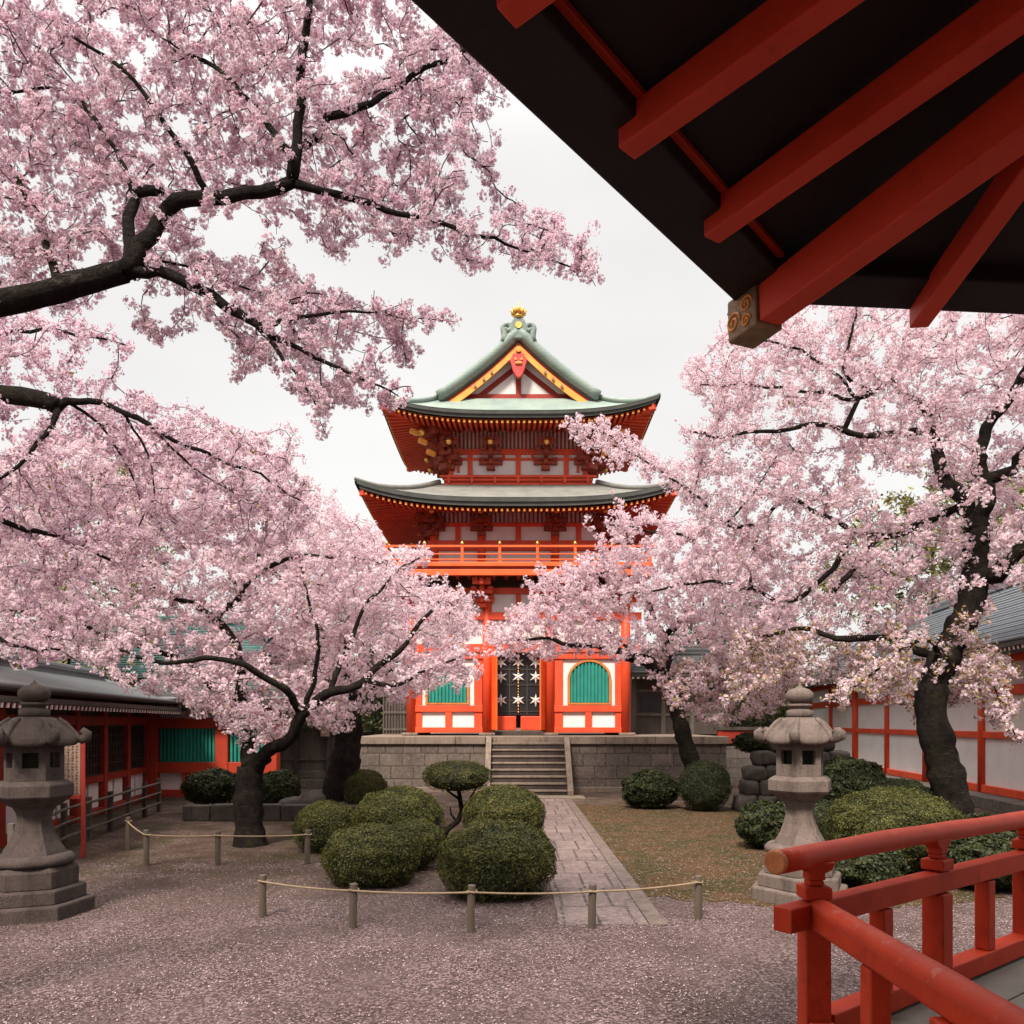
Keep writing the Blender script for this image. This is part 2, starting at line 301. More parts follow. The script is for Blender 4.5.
# ------------------------------------------------------------------ ground
def ground_mat():
    m, nt, b = newmat('petal_strewn_gravel'); L = nt.links
    v = coords(nt); sp = nt.nodes.new('ShaderNodeSeparateXYZ'); L.new(v, sp.inputs[0])
    # gravel in front, bare earth and thin moss in the garden behind the rope
    def math_(op, a, b_=None):
        n = N(nt, 'ShaderNodeMath', operation=op)
        for i, x in enumerate((a, b_)):
            if x is None: continue
            if isinstance(x, (int, float)): n.inputs[i].default_value = x
            else: L.new(x, n.inputs[i])
        return n.outputs[0]
    wob = noise(nt, v, .55, 5, .6, 0, 1)
    depth = math_('ADD', sp.outputs['Y'], math_('MULTIPLY', math_('SUBTRACT', wob, .5), 3.0))
    mr = nt.nodes.new('ShaderNodeMapRange'); mr.inputs[1].default_value = 9.8; mr.inputs[2].default_value = 13.2; L.new(depth, mr.inputs[0])
    far = mr.outputs[0]
    def pebbles(scale):
        vo = N(nt, 'ShaderNodeTexVoronoi', Scale=scale); L.new(v, vo.inputs['Vector']); return vo
    p1 = pebbles(46); bw = N(nt, 'ShaderNodeSeparateColor'); L.new(p1.outputs['Color'], bw.inputs[0])
    g = mixc(nt, bw.outputs[0], (.042, .027, .022), (.092, .062, .053))
    g = mixc(nt, noise(nt, v, 1.1, 5, .6, .35, .7), g, (.10, .070, .065))
    thr = nt.nodes.new('ShaderNodeMapRange'); thr.inputs[1].default_value = .62; thr.inputs[2].default_value = .66; L.new(bw.outputs[1], thr.inputs[0])
    dens = math_('MULTIPLY', thr.outputs[0], noise(nt, v, .9, 5, .6, .25, .6))
    g = mixc(nt, dens, g, (.215, .15, .148))
    e = mixc(nt, noise(nt, v, 1.7, 6, .7, .3, .7), (.047, .029, .018), (.09, .058, .039))
    e = mixc(nt, noise(nt, v, .8, 6, .7, .5, .68), e, (.05, .048, .018))
    e = mixc(nt, noise(nt, v, 60, 2, .6, .55, .7), e, (.06, .045, .033))
    e = mixc(nt, math_('MULTIPLY', thr.outputs[0], noise(nt, v, 1.3, 5, .6, .42, .75)), e, (.27, .19, .19))
    col = mixc(nt, far, g, e)
    L.new(col, b.inputs['Base Color']); b.inputs['Roughness'].default_value = .95; b.inputs['Specular IOR Level'].default_value = .15
    h = math_('ADD', math_('MULTIPLY', p1.outputs['Distance'], -1.0), noise(nt, v, 90, 3, .6, .2, .8))
    bump(nt, b, h, .7, .02); return m
M['ground'] = ground_mat()
g = MB(); xs = [-300, -60, -20, -10, 0, 10, 20, 60, 300]; ys = [-200, -20, 0, 6, 12, 18, 24, 40, 80, 500]
g.grid([[(x, y, 0) for x in xs] for y in ys]); tag(g.build('ground', M['ground']), kind='structure')
# straight stone path to the stairs with a kerb row along its right edge
M['path'] = M['paving']
pth = MB(); pth.box(.56, 1.62, 9.45, 25.3, -.05, .012); tag(pth.build('path', M['paving'], bevel=.006), kind='structure')
kb = MB(); y = 9.42
rng0 = random.Random(4)
while y < 25.2:
    l = rng0.uniform(1.0, 1.5); kb.box(1.626, 1.84, y, min(y + l, 25.3) - .012, -.05, .022); y += l
tag(kb.build('path_kerb', M['granite'], bevel=.008), kind='structure')
# dry lawn to the right of the path: an earthy sheet under short blades
def lawn_mat():
    m, nt, b = newmat('dry_moss_lawn'); v = coords(nt)
    e = mixc(nt, noise(nt, v, 1.1, 6, .7, .42, .58), (.098, .052, .023), (.044, .042, .013))
    e = mixc(nt, noise(nt, v, 3.3, 6, .7, .45, .7), e, (.12, .07, .04))
    e = mixc(nt, noise(nt, v, 55, 3, .6, .52, .7), e, (.07, .055, .03))
    vo = N(nt, 'ShaderNodeTexVoronoi', Scale=40); nt.links.new(v, vo.inputs['Vector'])
    s = N(nt, 'ShaderNodeSeparateColor'); nt.links.new(vo.outputs['Color'], s.inputs[0])
    mr = nt.nodes.new('ShaderNodeMapRange'); mr.inputs[1].default_value = .93; mr.inputs[2].default_value = .95; nt.links.new(s.outputs[1], mr.inputs[0])
    e = mixc(nt, mr.outputs[0], e, (.28, .2, .19))
    nt.links.new(e, b.inputs['Base Color']); b.inputs['Roughness'].default_value = .95; b.inputs['Specular IOR Level'].default_value = .1
    bump(nt, b, noise(nt, v, 60, 5, .7, .2, .8), .8, .03); return m
M['lawn'] = lawn_mat()
def lawn_edge():
    pts = []
    for i in range(60):                                    # ragged near edge
        u = i / 59; x = 1.86 + 4.9 * u; q = mnoise.noise(Vector((x * 1.3, 3, 1))) * .35 + mnoise.noise(Vector((x * 5, 9, 1))) * .16
        pts.append((x, 10.9 + q - .5 * math.sin(math.pi * u)))
    pts += [(7.2, 13.5), (7.6, 17), (7.3, 20.5), (5, 22.5), (1.86, 23.4)]
    return pts
LP = lawn_edge(); lw = MB(); lw.add([(x, y, .006) for x, y in LP], [tuple(range(len(LP)))]); tag(lw.build('lawn', M['lawn']), kind='structure')

def in_poly(pts, poly):
    x, y = pts[:, 0], pts[:, 1]; inside = np.zeros(len(pts), bool); n = len(poly)
    for i in range(n):
        x0, y0 = poly[i]; x1, y1 = poly[(i + 1) % n]
        if y0 == y1: continue
        c = ((y0 > y) != (y1 > y)) & (x < (x1 - x0) * (y - y0) / (y1 - y0) + x0); inside ^= c
    return inside
def sample_poly(poly, n, rng, holes=()):
    p = np.array(poly, float); lo, hi = p.min(0), p.max(0); out = np.zeros((0, 2))
    while len(out) < n:
        q = rng.uniform(lo, hi, (n * 2, 2)); k = in_poly(q, poly)
        for h in holes: k &= ~in_poly(q, h)
        out = np.vstack([out, q[k]])
    return out[:n]
def rand_rot(n, rng):
    q = rng.normal(size=(n, 4)); q /= np.linalg.norm(q, axis=1)[:, None]; w, x, y, z = q.T
    return np.stack([np.stack([1 - 2 * (y * y + z * z), 2 * (x * y - z * w), 2 * (x * z + y * w)], -1),
                     np.stack([2 * (x * y + z * w), 1 - 2 * (x * x + z * z), 2 * (y * z - x * w)], -1),
                     np.stack([2 * (x * z - y * w), 2 * (y * z + x * w), 1 - 2 * (x * x + y * y)], -1)], 1)
def frames(nrm, rng):
    """orthonormal frames (n,3,3) with column 2 = normal, random spin"""
    nrm = nrm / np.linalg.norm(nrm, axis=1)[:, None]; r = rng.normal(size=nrm.shape)
    a = np.cross(nrm, r); a /= np.linalg.norm(a, axis=1)[:, None]; b = np.cross(nrm, a)
    return np.stack([a, b, nrm], -1)
# grass blades
rg = np.random.default_rng(3); n = 15000
gp = sample_poly(LP, n, rg); gp += rg.normal(0, .05, gp.shape); gp[:, 0] = np.maximum(gp[:, 0], 1.87); hgt = rg.uniform(.012, .04, n); ang = rg.uniform(0, 6.28, n); w = .006
dx, dy = np.cos(ang) * w, np.sin(ang) * w; lean = rg.normal(0, .018, (n, 2))
v0 = np.stack([gp[:, 0] - dx, gp[:, 1] - dy, np.full(n, .004)], 1); v1 = np.stack([gp[:, 0] + dx, gp[:, 1] + dy, np.full(n, .004)], 1)
v2 = np.stack([gp[:, 0] + lean[:, 0], gp[:, 1] + lean[:, 1], hgt], 1)
patch = np.array([mnoise.noise(Vector((p[0] * .9, p[1] * .9, 4))) for p in gp]) + rg.normal(0, .15, n)
tone = np.repeat(np.array([(.11, .068, .026), (.08, .058, .02), (.042, .044, .013)])[np.clip((patch * 2.2 + 1.3).astype(int), 0, 2)], 3, 0)
tag(npmesh('grass', np.stack([v0, v1, v2], 1).reshape(-1, 3), np.arange(3 * n).reshape(-1, 3), M['leaf'], None, tone), 'short dry moss and grass right of the stone path', 'grass', kind='stuff')
# fallen petals: real small curled petals on the gravel, thinning out towards the back
def petals(name, n, ylo, yhi, size, label, rg, z=.012):
    y = ylo + (yhi - ylo) * rg.random(n) ** 1.25; x = rg.uniform(-1, 1, n) * (y * .68 + .4)
    drift = np.array([mnoise.noise(Vector((p * .55, q * .8, 2))) + .6 * mnoise.noise(Vector((p * 1.7, q * 2.2, 5))) for p, q in zip(x, y)])     # petals gather in drifts
    keep = (rg.random(n) < .62 + .9 * drift) & ~(in_poly(np.stack([x, y], 1), LP) & (rg.random(n) < .75)); x, y = x[keep], y[keep]; n = len(x)
    nr = np.stack([rg.normal(0, .35, n), rg.normal(0, .35, n), np.ones(n)], 1); Fm = frames(nr, rg); s = size * rg.uniform(.7, 1.25, n)
    T = np.array([(-1, 0, .12), (0, -.62, 0), (1, 0, .18), (0, .62, 0)])
    v = np.einsum('nij,kj->nki', Fm, T) * s[:, None, None] + np.stack([x, y, np.full(n, z)], 1)[:, None]
    base = .85 * np.array([(0.336, 0.24, 0.252), (0.24, 0.164, 0.176), (0.448, 0.344, 0.36), (0.144, 0.096, 0.096), (0.096, 0.064, 0.06)])[rg.integers(0, 5, n)]
    return tag(npmesh(name, v.reshape(-1, 3), np.arange(4 * n).reshape(-1, 4), M['fallen'], None, np.repeat(base, 4, 0)), label, 'petals', kind='stuff')
petals('fallen_petals', 80000, 5.6, 14, .0105, 'pale pink fallen cherry petals strewn over the gravel', np.random.default_rng(8))
petals('fallen_petals', 9000, 14, 25, .013, 'thinner scatter of fallen petals on the garden earth', np.random.default_rng(9))

# ------------------------------------------------------------------ stone terrace with stairs
TZ = 1.9; TY = 27.6
t = thing('stone_terrace', 'coursed grey stone terrace with broad stairs below the red temple gate', 'terrace', (.5, TY, 0))
TX0, TX1 = -5.9, 6.9; SX0, SX1 = -1.2, 1.28
b = MB(); b.box(TX0, SX0 - .19, 0, 11, -.1, TZ - .27); b.box(SX1 + .19, TX1, 0, 11, -.1, TZ - .27); b.box(SX0 - .19, SX1 + .19, .5, 11, -.1, TZ - .27)
b.build('wall', M['masonry'], t)
b = MB(); x = TX0 - .08; rr = random.Random(2)
for (xa, xb) in ((TX0 - .08, SX0 - .2), (SX1 + .2, TX1 + .08)):
    x = xa
    while x < xb - .05:
        l = min(rr.uniform(1.2, 1.8), xb - x); b.box(x, x + l - .01, -.09, .9, TZ - .266, TZ); x += l
b.box(SX0 - .2, SX1 + .2, .06, .9, TZ - .266, TZ - .003); b.box(TX0, TX1, .905, 11, TZ - .266, TZ - .004)
b.build('coping', M['capstone'], t, bevel=.02)
for xa, xb in ((TX0 - .15, SX0 - .2), (SX1 + .2, TX1 + .15)): b = MB(); b.box(xa, xb, -.16, -.003, -.05, .16); b.build('footing', M['capstone'], t, bevel=.015)
ns = 9; rise = TZ / ns; run = .245
for i in range(ns - 1):
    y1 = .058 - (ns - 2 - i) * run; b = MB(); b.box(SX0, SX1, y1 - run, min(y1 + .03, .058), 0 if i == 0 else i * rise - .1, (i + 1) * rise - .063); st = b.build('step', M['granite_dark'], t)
    b = MB(); b.box(SX0, SX1, y1 - run - .035, min(y1 + .03, .058), (i + 1) * rise - .06, (i + 1) * rise); b.build('tread', M['capstone'], st, bevel=.012)
for sx in (SX0 - .19, SX1):
    y0 = .058 - (ns - 1) * run - .18
    b = MB(); poly = [(y0, 0), (.055, 0), (.055, TZ + .03), (-.12, TZ + .03), (y0, .2)]
    vs = [(sx + .003, y, z) for y, z in poly] + [(sx + .187, y, z) for y, z in poly]; n = 5
    b.add(vs, [tuple(reversed(range(n))), tuple(range(n, 2 * n))] + [(i, (i + 1) % n, (i + 1) % n + n, i + n) for i in range(n)])
    b.build('stair_cheek', M['capstone'], t, bevel=.012)
b = MB(); b.box(SX0 - .5, SX1 + .5, -2.75, .058 - (ns - 1) * run - .025, -.05, .05); b.build('landing_slab', M['capstone'], t, bevel=.01)

# ------------------------------------------------------------------ temple gate (two storeys)
G = thing('temple_gate', 'two storeyed vermilion temple gate with green copper roof and gold finial', 'temple', (.24, 32.2, TZ))
FY = -2.2; HW = 4.2; BD = 2.2                                # lower body half depth, half width
V = M['vermilion']
def cx(b, x, y, r, z0, z1, n=16): b.tube([(x, y, z0), (x, y, z1)], r, n)
# stone footing + columns
for x in (-4.05, -1.17, 1.17, 4.05):
    for y in (FY, 0, BD): b = MB(); b.box(x - .3, x + .3, y - .3, y + .3, 0, .1); b.build('column_base', M['capstone'], G, bevel=.03)
for x in (-4.02, -1.17, 1.17, 4.02):
    for y in (FY, 0, BD):
        b = MB(); b.tube([(x, y, .1), (x, y, 3.0), (x, y, 5.6)], [.19, .185, .165], 18); b.build('column', V, G, smooth=True)
# core walls (plaster) and dark interior behind the door
b = MB()
for s in (-1, 1):
    xa, xb = sorted((s * 1.3, s * 3.95)); b.box(xa, xb, FY + .02, FY + .14, .25, 5.5)
    b.box(s * 4.0 - .07, s * 4.0 + .07, FY + .2, BD - .2, .25, 5.5)
b.box(-3.9, 3.9, BD - .14, BD - .02, .25, 5.5); b.box(-1.05, 1.05, FY + .02, FY + .14, 3.35, 5.5)
b.build('wall', M['plaster'], G)
# horizontal timbers
def rails(zs, y, x0, x1, dpt): 
    for z0, z1 in zs: b.box(x0, x1, y - dpt, y + .05, z0, z1)
b = MB()
for s in (-1, 1):
    xa, xb = sorted((s * 1.34, s * 3.86))
    rails([(.1, .3), (.88, 1.12), (2.86, 3.06)], FY, xa, xb, .1)
    for xm in (s * 2.62,): b.box(xm - .12, xm + .12, FY - .085, FY + .05, .3, .88)
rails([(3.1, 3.42), (4.32, 4.6)], FY, -4.6, 4.6, .14); rails([(5.3, 5.52)], FY, -4.6, 4.6, .13)
for s in (-1, 1):
    for z0, z1 in ((.1, .3), (.88, 1.12), (2.86, 3.06), (3.1, 3.42), (4.32, 4.6), (5.3, 5.52)):
        b.box(s * 4.02 - .1, s * 4.02 + .1, FY + .19, BD, z0, z1)
for x in (-2.6, 0, 2.6): b.box(x - .09, x + .09, FY - .08, FY + .05, 3.42, 4.32); b.box(x - .09, x + .09, FY - .08, FY + .05, 4.6, 5.3)
b.build('tie_beam', V, G, bevel=.012)
# wide jamb panels beside the columns (flat red boards that read as the outer frame)
for s in (-1, 1):
    for xa, xb in ((1.36, 1.66), (3.62, 3.88)):
        x0, x1 = sorted((s * xa, s * xb)); b = MB(); b.box(x0, x1, FY - .05, FY + .018, .3, 2.86); b.build('jamb_board', V, G, bevel=.01)
# arched windows with green slats
for s in (-1, 1):
    xc = s * 2.66; hw = .73; z0, zs = 1.22, 2.1
    arch = [(xc - hw, z0), (xc + hw, z0)] + [(xc + hw * math.cos(a), zs + .66 * math.sin(a)) for a in np.linspace(0, math.pi, 17)]
    outer = [(xc - hw - .09, z0 - .07), (xc + hw + .09, z0 - .07)] + [(xc + (hw + .09) * math.cos(a), zs + .75 * math.sin(a)) for a in np.linspace(0, math.pi, 17)]
    w = MB(); n = len(arch)
    vs = [(x, FY - .07, z) for x, z in outer] + [(x, FY - .07, z) for x, z in arch] + [(x, FY + .016, z) for x, z in outer] + [(x, FY + .03, z) for x, z in arch]
    fs = [(i, (i + 1) % n, (i + 1) % n + n, i + n) for i in range(n)] + [((i + 1) % n, i, i + 2 * n, (i + 1) % n + 2 * n) for i in range(n)] + [(i + n, (i + 1) % n + n, (i + 1) % n + 3 * n, i + 3 * n) for i in range(n)]
    w.add(vs, fs); win = w.build('window', M['window_trim'], G)
    w = MB(); w.add([(x, FY + .012, z) for x, z in arch], [tuple(range(n))]); w.build('window_backing', M['teal'], win)
    w = MB(); k = 11
    for i in range(k):
        x = xc - hw + (i + .5) * 2 * hw / k; zt = zs + .66 * math.sqrt(max(0, 1 - ((x - xc) / hw) ** 2)) - .015
        w.beam((x, FY - .018, z0 + .01), (x, FY - .018, zt), .075, .05, up=(0, 1, 0))
    w.build('slat', M['green'], win, bevel=.008)
# the doorway: black lattice doors with star fittings, red leaves folded open, offering chests
D = MB(); D.box(-1.0, 1.0, FY + .25, FY + .31, .75, 3.3); door = D.build('door', M['black'], G)
d = MB()
for x in (-1.0, -.33, .33, .985): d.box(x - .02, x + .02, FY + .215, FY + .247, .75, 3.3)
for z in (.9, 1.32, 1.9, 2.48, 3.0): d.box(-1.0, 1.0, FY + .222, FY + .249, z - .02, z + .02)
d.build('lattice', M['darkwood'], door)
for x in (-.66, 0, .66):
    for z in (1.32, 2.2, 2.75):
        s_ = MB(); r1, r2 = .255, .095; pts = [((r1 if i % 2 == 0 else r2) * math.sin(i * math.pi / 6), (r1 if i % 2 == 0 else r2) * math.cos(i * math.pi / 6)) for i in range(12)]
        vs = [(x + a, FY + .20, z + c) for a, c in pts] + [(x, FY + .15, z)] + [(x + a, FY + .215, z + c) for a, c in pts]
        s_.add(vs, [((i + 1) % 12, i, 12) for i in range(12)] + [(i, (i + 1) % 12, 13 + (i + 1) % 12, 13 + i) for i in range(12)])
        s_.build('star_fitting', M['plaster'], door)
d = MB()
for i in range(22): d.lathe([(0.005, .82 + i * .11), (.032, .85 + i * .11), (.032, .88 + i * .11), (.005, .91 + i * .11)], 8, (0, FY + .19))
d.build('door_chain', M['gold'], door, smooth=True)
for s in (-1, 1):
    L_ = MB(); L_.beam((s * 1.0, FY - .02, 1.75), (s * .80, FY - .62, 1.75), .06, 3.1); L_.build('door_leaf', M['orange'], G, bevel=.01)
    L_ = MB(); L_.box(s * .5 - .42, s * .5 + .42, FY - .02, FY + .12, .18, .72); ch = L_.build('lower_panel', M['vermilion'], G, bevel=.03)
L_ = MB(); L_.box(-1.0, 1.0, FY - .14, FY + .2, 0.002, .16); L_.build('threshold', M['darkwood'], G, bevel=.01)
# brackets carrying the balcony
def bracket(x, y, z, sc, m1, parent, out=(0, -1), name='bracket', ball=True):
    """stepped block-and-arm bracket; grows outward along out and upward"""
    ox, oy = out; sx, sy = -oy, ox; bb = MB()
    def blk(u, o, zz, wu, wo, h):
        c = Vector((x + sx * u * sc + ox * o * sc, y + sy * u * sc + oy * o * sc, z + zz * sc))
        bb.beam(c - Vector((sx, sy, 0)) * wu * sc / 2, c + Vector((sx, sy, 0)) * wu * sc / 2, wo * sc, h * sc)
    blk(0, .1, .1, .34, .34, .18)
    for k in range(3):
        zz = .28 + k * .3; o = .12 + k * .34
        blk(0, o / 2 + .1, zz, .14, o + .35, .15)                     # outward arm
        wd = .95 - .12 * k
        blk(0, o, zz + .02, wd, .14, .15)                             # cross arm
        for u in (-wd / 2 + .1, 0, wd / 2 - .1): blk(u, o, zz + .16, .2, .2, .12)
    bk = bb.build(name, m1, parent, bevel=.012, seg=1)
    if ball:
        g_ = MB(); c = (x + ox * sc * 1.02, y + oy * sc * 1.02); r = .13 * sc
        g_.lathe([(.005, z + .86 * sc - r), (r * .7, z + .86 * sc - r * .7), (r, z + .86 * sc), (r * .7, z + .86 * sc + r * .7), (.005, z + .86 * sc + r)], 12, c); g_.build('bracket_boss', M['gold'], bk, smooth=True)
    return bk
for x in (-4.02, -1.35, 1.35, 4.02): bracket(x, FY - .02, 4.75, .95, V, G, ball=False)
for s in (-1, 1):
    for y in (0, BD): bracket(s * 4.1, y, 4.75, .95, V, G, (s, 0), ball=False)
# balcony
BX, BY = 4.75, 3.35
b = MB(); b.box(-BX, BX, -BY, BY, 6.0, 6.1); b.build('balcony_floor', M['redwood'], G)
b = MB()
for (x0, x1, y0, y1) in ((-BX, BX, -BY - .08, -BY + .1), (-BX, BX, BY - .1, BY + .08), (-BX - .08, -BX + .1, -BY + .1, BY - .1), (BX - .1, BX + .08, -BY + .1, BY - .1)):
    b.box(x0, x1, y0, y1, 5.78, 5.995); b.box(x0 - .04, x1 + .04, y0 - .03, y1 + .03, 6.103, 6.26)
b.build('balcony_edge_beam', M['orange'], G, bevel=.015)
b = MB(); 
for x in np.arange(-4.5, 4.6, .45): b.box(x - .06, x + .06, -BY + .1, -FY * -1 - .0, 5.8, 5.998)
b.build('joist', M['redwood'], G)
b = MB()
for z, hh in ((6.36, .05), (6.56, .045), (6.84, .08)):
    e = .18 if z > 6.8 else 0
    for s in (-1, 1):
        b.beam((-BX - e, s * BY, z), (BX + e, s * BY, z), .06, hh); b.beam((s * BX, -BY + .03, z), (s * BX, BY - .03, z), .058, hh * .96)
for x in np.linspace(-BX, BX, 8):
    for s in (-1, 1): b.box(x - .05, x + .05, s * BY - .052, s * BY + .052, 6.26, 6.86)
b.build('balcony_railing', M['orange'], G, bevel=.008)
for x in np.linspace(-BX, BX, 8):
    b = MB(); b.lathe([(.05, 6.885), (.075, 6.93), (.05, 7.0), (.004, 7.05)], 10, (x, -BY)); b.build('post_cap', M['gold'], G, smooth=True)
# second storey body
UW, UY = 3.2, 1.7
b = MB(); b.box(-UW, UW, -UY, UY, 6.1, 8.6); b.build('upper_wall', M['plaster'], G)
for x in (-UW, -1.4, 1.4, UW):
    for s in (-1, 1):
        b = MB(); b.tube([(x, s * UY, 6.1), (x, s * UY, 8.1)], .16, 14); b.build('upper_column', V, G, smooth=True)
b = MB()
for s in (-1, 1):
    yy = s * UY
    for z0, z1, dd in ((6.12, 6.5, .1), (7.02, 7.4, .12), (7.94, 8.08, .1)): b.box(-UW - .25, UW + .25, yy - dd, yy + dd, z0, z1); b.box(s * UW - dd + .004, s * UW + dd - .004, -UY, UY, z0 + .003, z1 - .003)
    for x in (-2.3, 0, 2.3): b.box(x - .1, x + .1, yy - .07, yy + .07, 7.4, 7.94)
b.build('upper_tie_beam', V, G, bevel=.01)
b = MB()
for x in np.arange(-UW + .1, UW, .16): b.box(x - .035, x + .035, -UY - .06, -UY - .003, 8.08, 8.5)
b.build('lattice_strip', M['redwood'], G)
for x in (-UW, -1.4, 1.4, UW): bracket(x, -UY, 7.55, .9, M['redwood'], G)
for s in (-1, 1):
    for y in (-.6, .9): bracket(s * UW, y, 7.55, .9, M['redwood'], G, (s, 0))
    c = math.sqrt(.5); bracket(s * UW, -UY, 7.55, 1.15, M['redwood'], G, (s * c, -c))

def skirt(a, bd, a2, b2, z0, h, lift, parent, name, m, thick, pw=1.35, soffit_rise=.55, wall=(3.2, 1.7)):
    """hipped roof skirt: concave slope, upturned corners. Returns the corner and eave height functions"""
    U = np.linspace(-1, 1, 41); T = np.linspace(0, 1, 9)
    def zt(u, t_): return z0 + h * t_ ** pw + lift * abs(u) ** 3.2 * (1 - t_) ** 2
    def side(k, u, t_, zf, A, B, A2, B2):
        A_, B_ = A + (A2 - A) * t_, B + (B2 - B) * t_
        out = 1 + .035 * abs(u) ** 4 * (1 - t_)
        if k == 0: return (u * A_ * (1 + .02 * (1 - t_)), -B_ * out, zf(u, t_))
        if k == 1: return (A_ * out, u * B_ * (1 + .02 * (1 - t_)), zf(u, t_))
        if k == 2: return (-u * A_ * (1 + .02 * (1 - t_)), B_ * out, zf(u, t_))
        return (-A_ * out, -u * B_ * (1 + .02 * (1 - t_)), zf(u, t_))
    top = MB()
    for k in range(4): top.grid([[side(k, u, t_, zt, a, bd, a2, b2) for u in U] for t_ in T])
    rf = top.build(name, m, parent, smooth=True)
    # thick layered eave edge
    ed = MB()
    for k in range(4):
        lo = lambda u, t_: zt(u, 0) - thick
        ed.grid([[side(k, u, 0, lambda u, t_, dz=dz: zt(u, 0) - dz, a - ins, bd - ins, a2, b2) for u in U] for dz, ins in ((-.02, .0), (thick * .5, .02), (thick * .52, .07), (thick, .09), (thick, .5))])
    ed.build('eave_edge', M['eave_edge'], rf)
    # soffit
    sf = MB(); zs = lambda u, t_: zt(u, 0) * (1 - t_) + (z0 + soffit_rise) * t_ - thick - .13 * (1 - t_) * 0 - .05
    for k in range(4): sf.grid([[side(k, u, t_, zs, a - .12, bd - .12, wall[0], wall[1]) for u in U] for t_ in np.linspace(0, 1, 5)])
    sf.build('soffit', M['redwood'], rf)
    # rafters with gilt tips
    ra, tip = MB(), MB()
    for k in range(4):
        Lk = a if k in (0, 2) else bd; nn = int(2 * Lk / .2)
        for i in range(nn):
            u = -1 + (i + .5) * 2 / nn
            p0 = Vector(side(k, u, 0, zs, a - .2, bd - .2, wall[0], wall[1])) - Vector((0, 0, .06))
            W = wall[0] if k in (0, 2) else wall[1]; B = (bd - .2) if k in (0, 2) else (a - .2); Bw = wall[1] if k in (0, 2) else wall[0]
            pos = u * (Lk - .2); tt = 1.0 if abs(pos) <= W else max(.08, 1 - (abs(pos) - W) / (Lk - .2 - W))
            inner_o = B + (Bw - B) * tt; zi = zt(u, 0) * (1 - tt) + (z0 + soffit_rise) * tt - thick - .05 - .06
            p1 = Vector({0: (p0.x, -inner_o, zi), 1: (inner_o, p0.y, zi), 2: (p0.x, inner_o, zi), 3: (-inner_o, p0.y, zi)}[k])
            if (p1 - p0).length < .1: continue
            d_ = (p0 - p1).normalized()
            if k == 0:
                r1_ = MB(); r1_.beam(p0, p1, .085, .10); nf_ = len(r1_.f); r1_.beam(p0 + d_ * .001, p0 + d_ * .03, .075, .09); r1_.build('rafter', M['vermilion'], rf, m2=M['gilt'], split=nf_)
            else: ra.beam(p0, p1, .085, .10); tip.beam(p0 + d_ * .001, p0 + d_ * .03, .075, .09)
    nf_ = len(ra.f); ra.add(tip.v, tip.f); tag(ra.build('rafter_row', M['vermilion'], rf, m2=M['gilt'], split=nf_), kind='stuff')
    # hip rafters and hip ridges
    for sx in (-1, 1):
        for sy in (-1, 1):
            hr = MB(); c = Vector((sx * (a * 1.02 - .12), sy * (bd * 1.02 - .12), zt(1, 0) - thick - .12)); e = Vector((sx * wall[0], sy * wall[1], z0 + soffit_rise - thick - .15)); hr.beam(c, e, .2, .24); hr.build('hip_rafter', V, rf, bevel=.02)
    for sx in (-1, 1):
        for sy in (-1, 1):
            hd = MB(); pts = [(sx * (a + (a2 - a) * t_) * (1.02 + .02 * (1 - t_)) * (1 if t_ else .99), sy * (bd + (b2 - bd) * t_) * (1.02 + .02 * (1 - t_)) * (1 if t_ else .99), zt(1, t_) + .05) for t_ in T]
            hd.tube(pts, [.06] + [.09] * 2 + [.10] * 6, 8); hd.build('hip_ridge', m, rf, smooth=True)
    return rf, zt
rf1, _ = skirt(5.55, 4.2, 2.95, 1.55, 8.36, 1.28, .58, G, 'lower_roof', M['roofgrey'], .27)
# third body under the upper roof
WW, WY = 2.65, 1.4
b = MB(); b.box(-WW, WW, -WY, WY, 9.4, 11.9); b.build('top_wall', M['plaster'], G)
b = MB()
for s in (-1, 1):
    yy = s * WY
    for z0, z1, dd in ((9.5, 9.62, .3), (9.66, 9.98, .12), (10.56, 10.64, .08), (10.78, 10.98, .11)):
        b.box(-WW - .2, WW + .2, yy - dd, yy + dd, z0, z1); b.box(s * WW - dd + .003, s * WW + dd - .003, -WY, WY, z0 + .003, z1 - .003)
    for x in (-2.58, -1.85, -.0, 1.85, 2.58): b.box(x - .09, x + .09, yy - .075, yy + .075, 9.98, 10.8)
    for x in (-2.3, -1.1, -.55, .55, 1.1, 2.3): b.box(x - .05, x + .05, yy - .06, yy + .06, 10.1 if abs(x) > 2 else 10.64, 10.8)
b.build('top_tie_beam', V, G, bevel=.01)
b = MB(); b.beam((-WW - .35, -WY - .32, 9.86), (WW + .35, -WY - .32, 9.86), .07, .08); b.beam((-WW - .2, -WY - .32, 9.72), (WW + .2, -WY - .32, 9.72), .06, .06)
for x in np.linspace(-WW, WW, 7): b.box(x - .045, x + .045, -WY - .365, -WY - .275, 9.6, 9.92)
b.build('top_railing', M['vermilion'], G, bevel=.01)
b = MB()
for x in np.arange(-WW + .1, WW, .15): b.box(x - .04, x + .04, -WY - .05, -WY - .003, 10.98, 11.7)
b.build('top_lattice', M['redwood'], G)
for x in (-2.6, -1.05, 1.05, 2.6): bracket(x, -WY, 10.15, .95, M['redwood'], G)
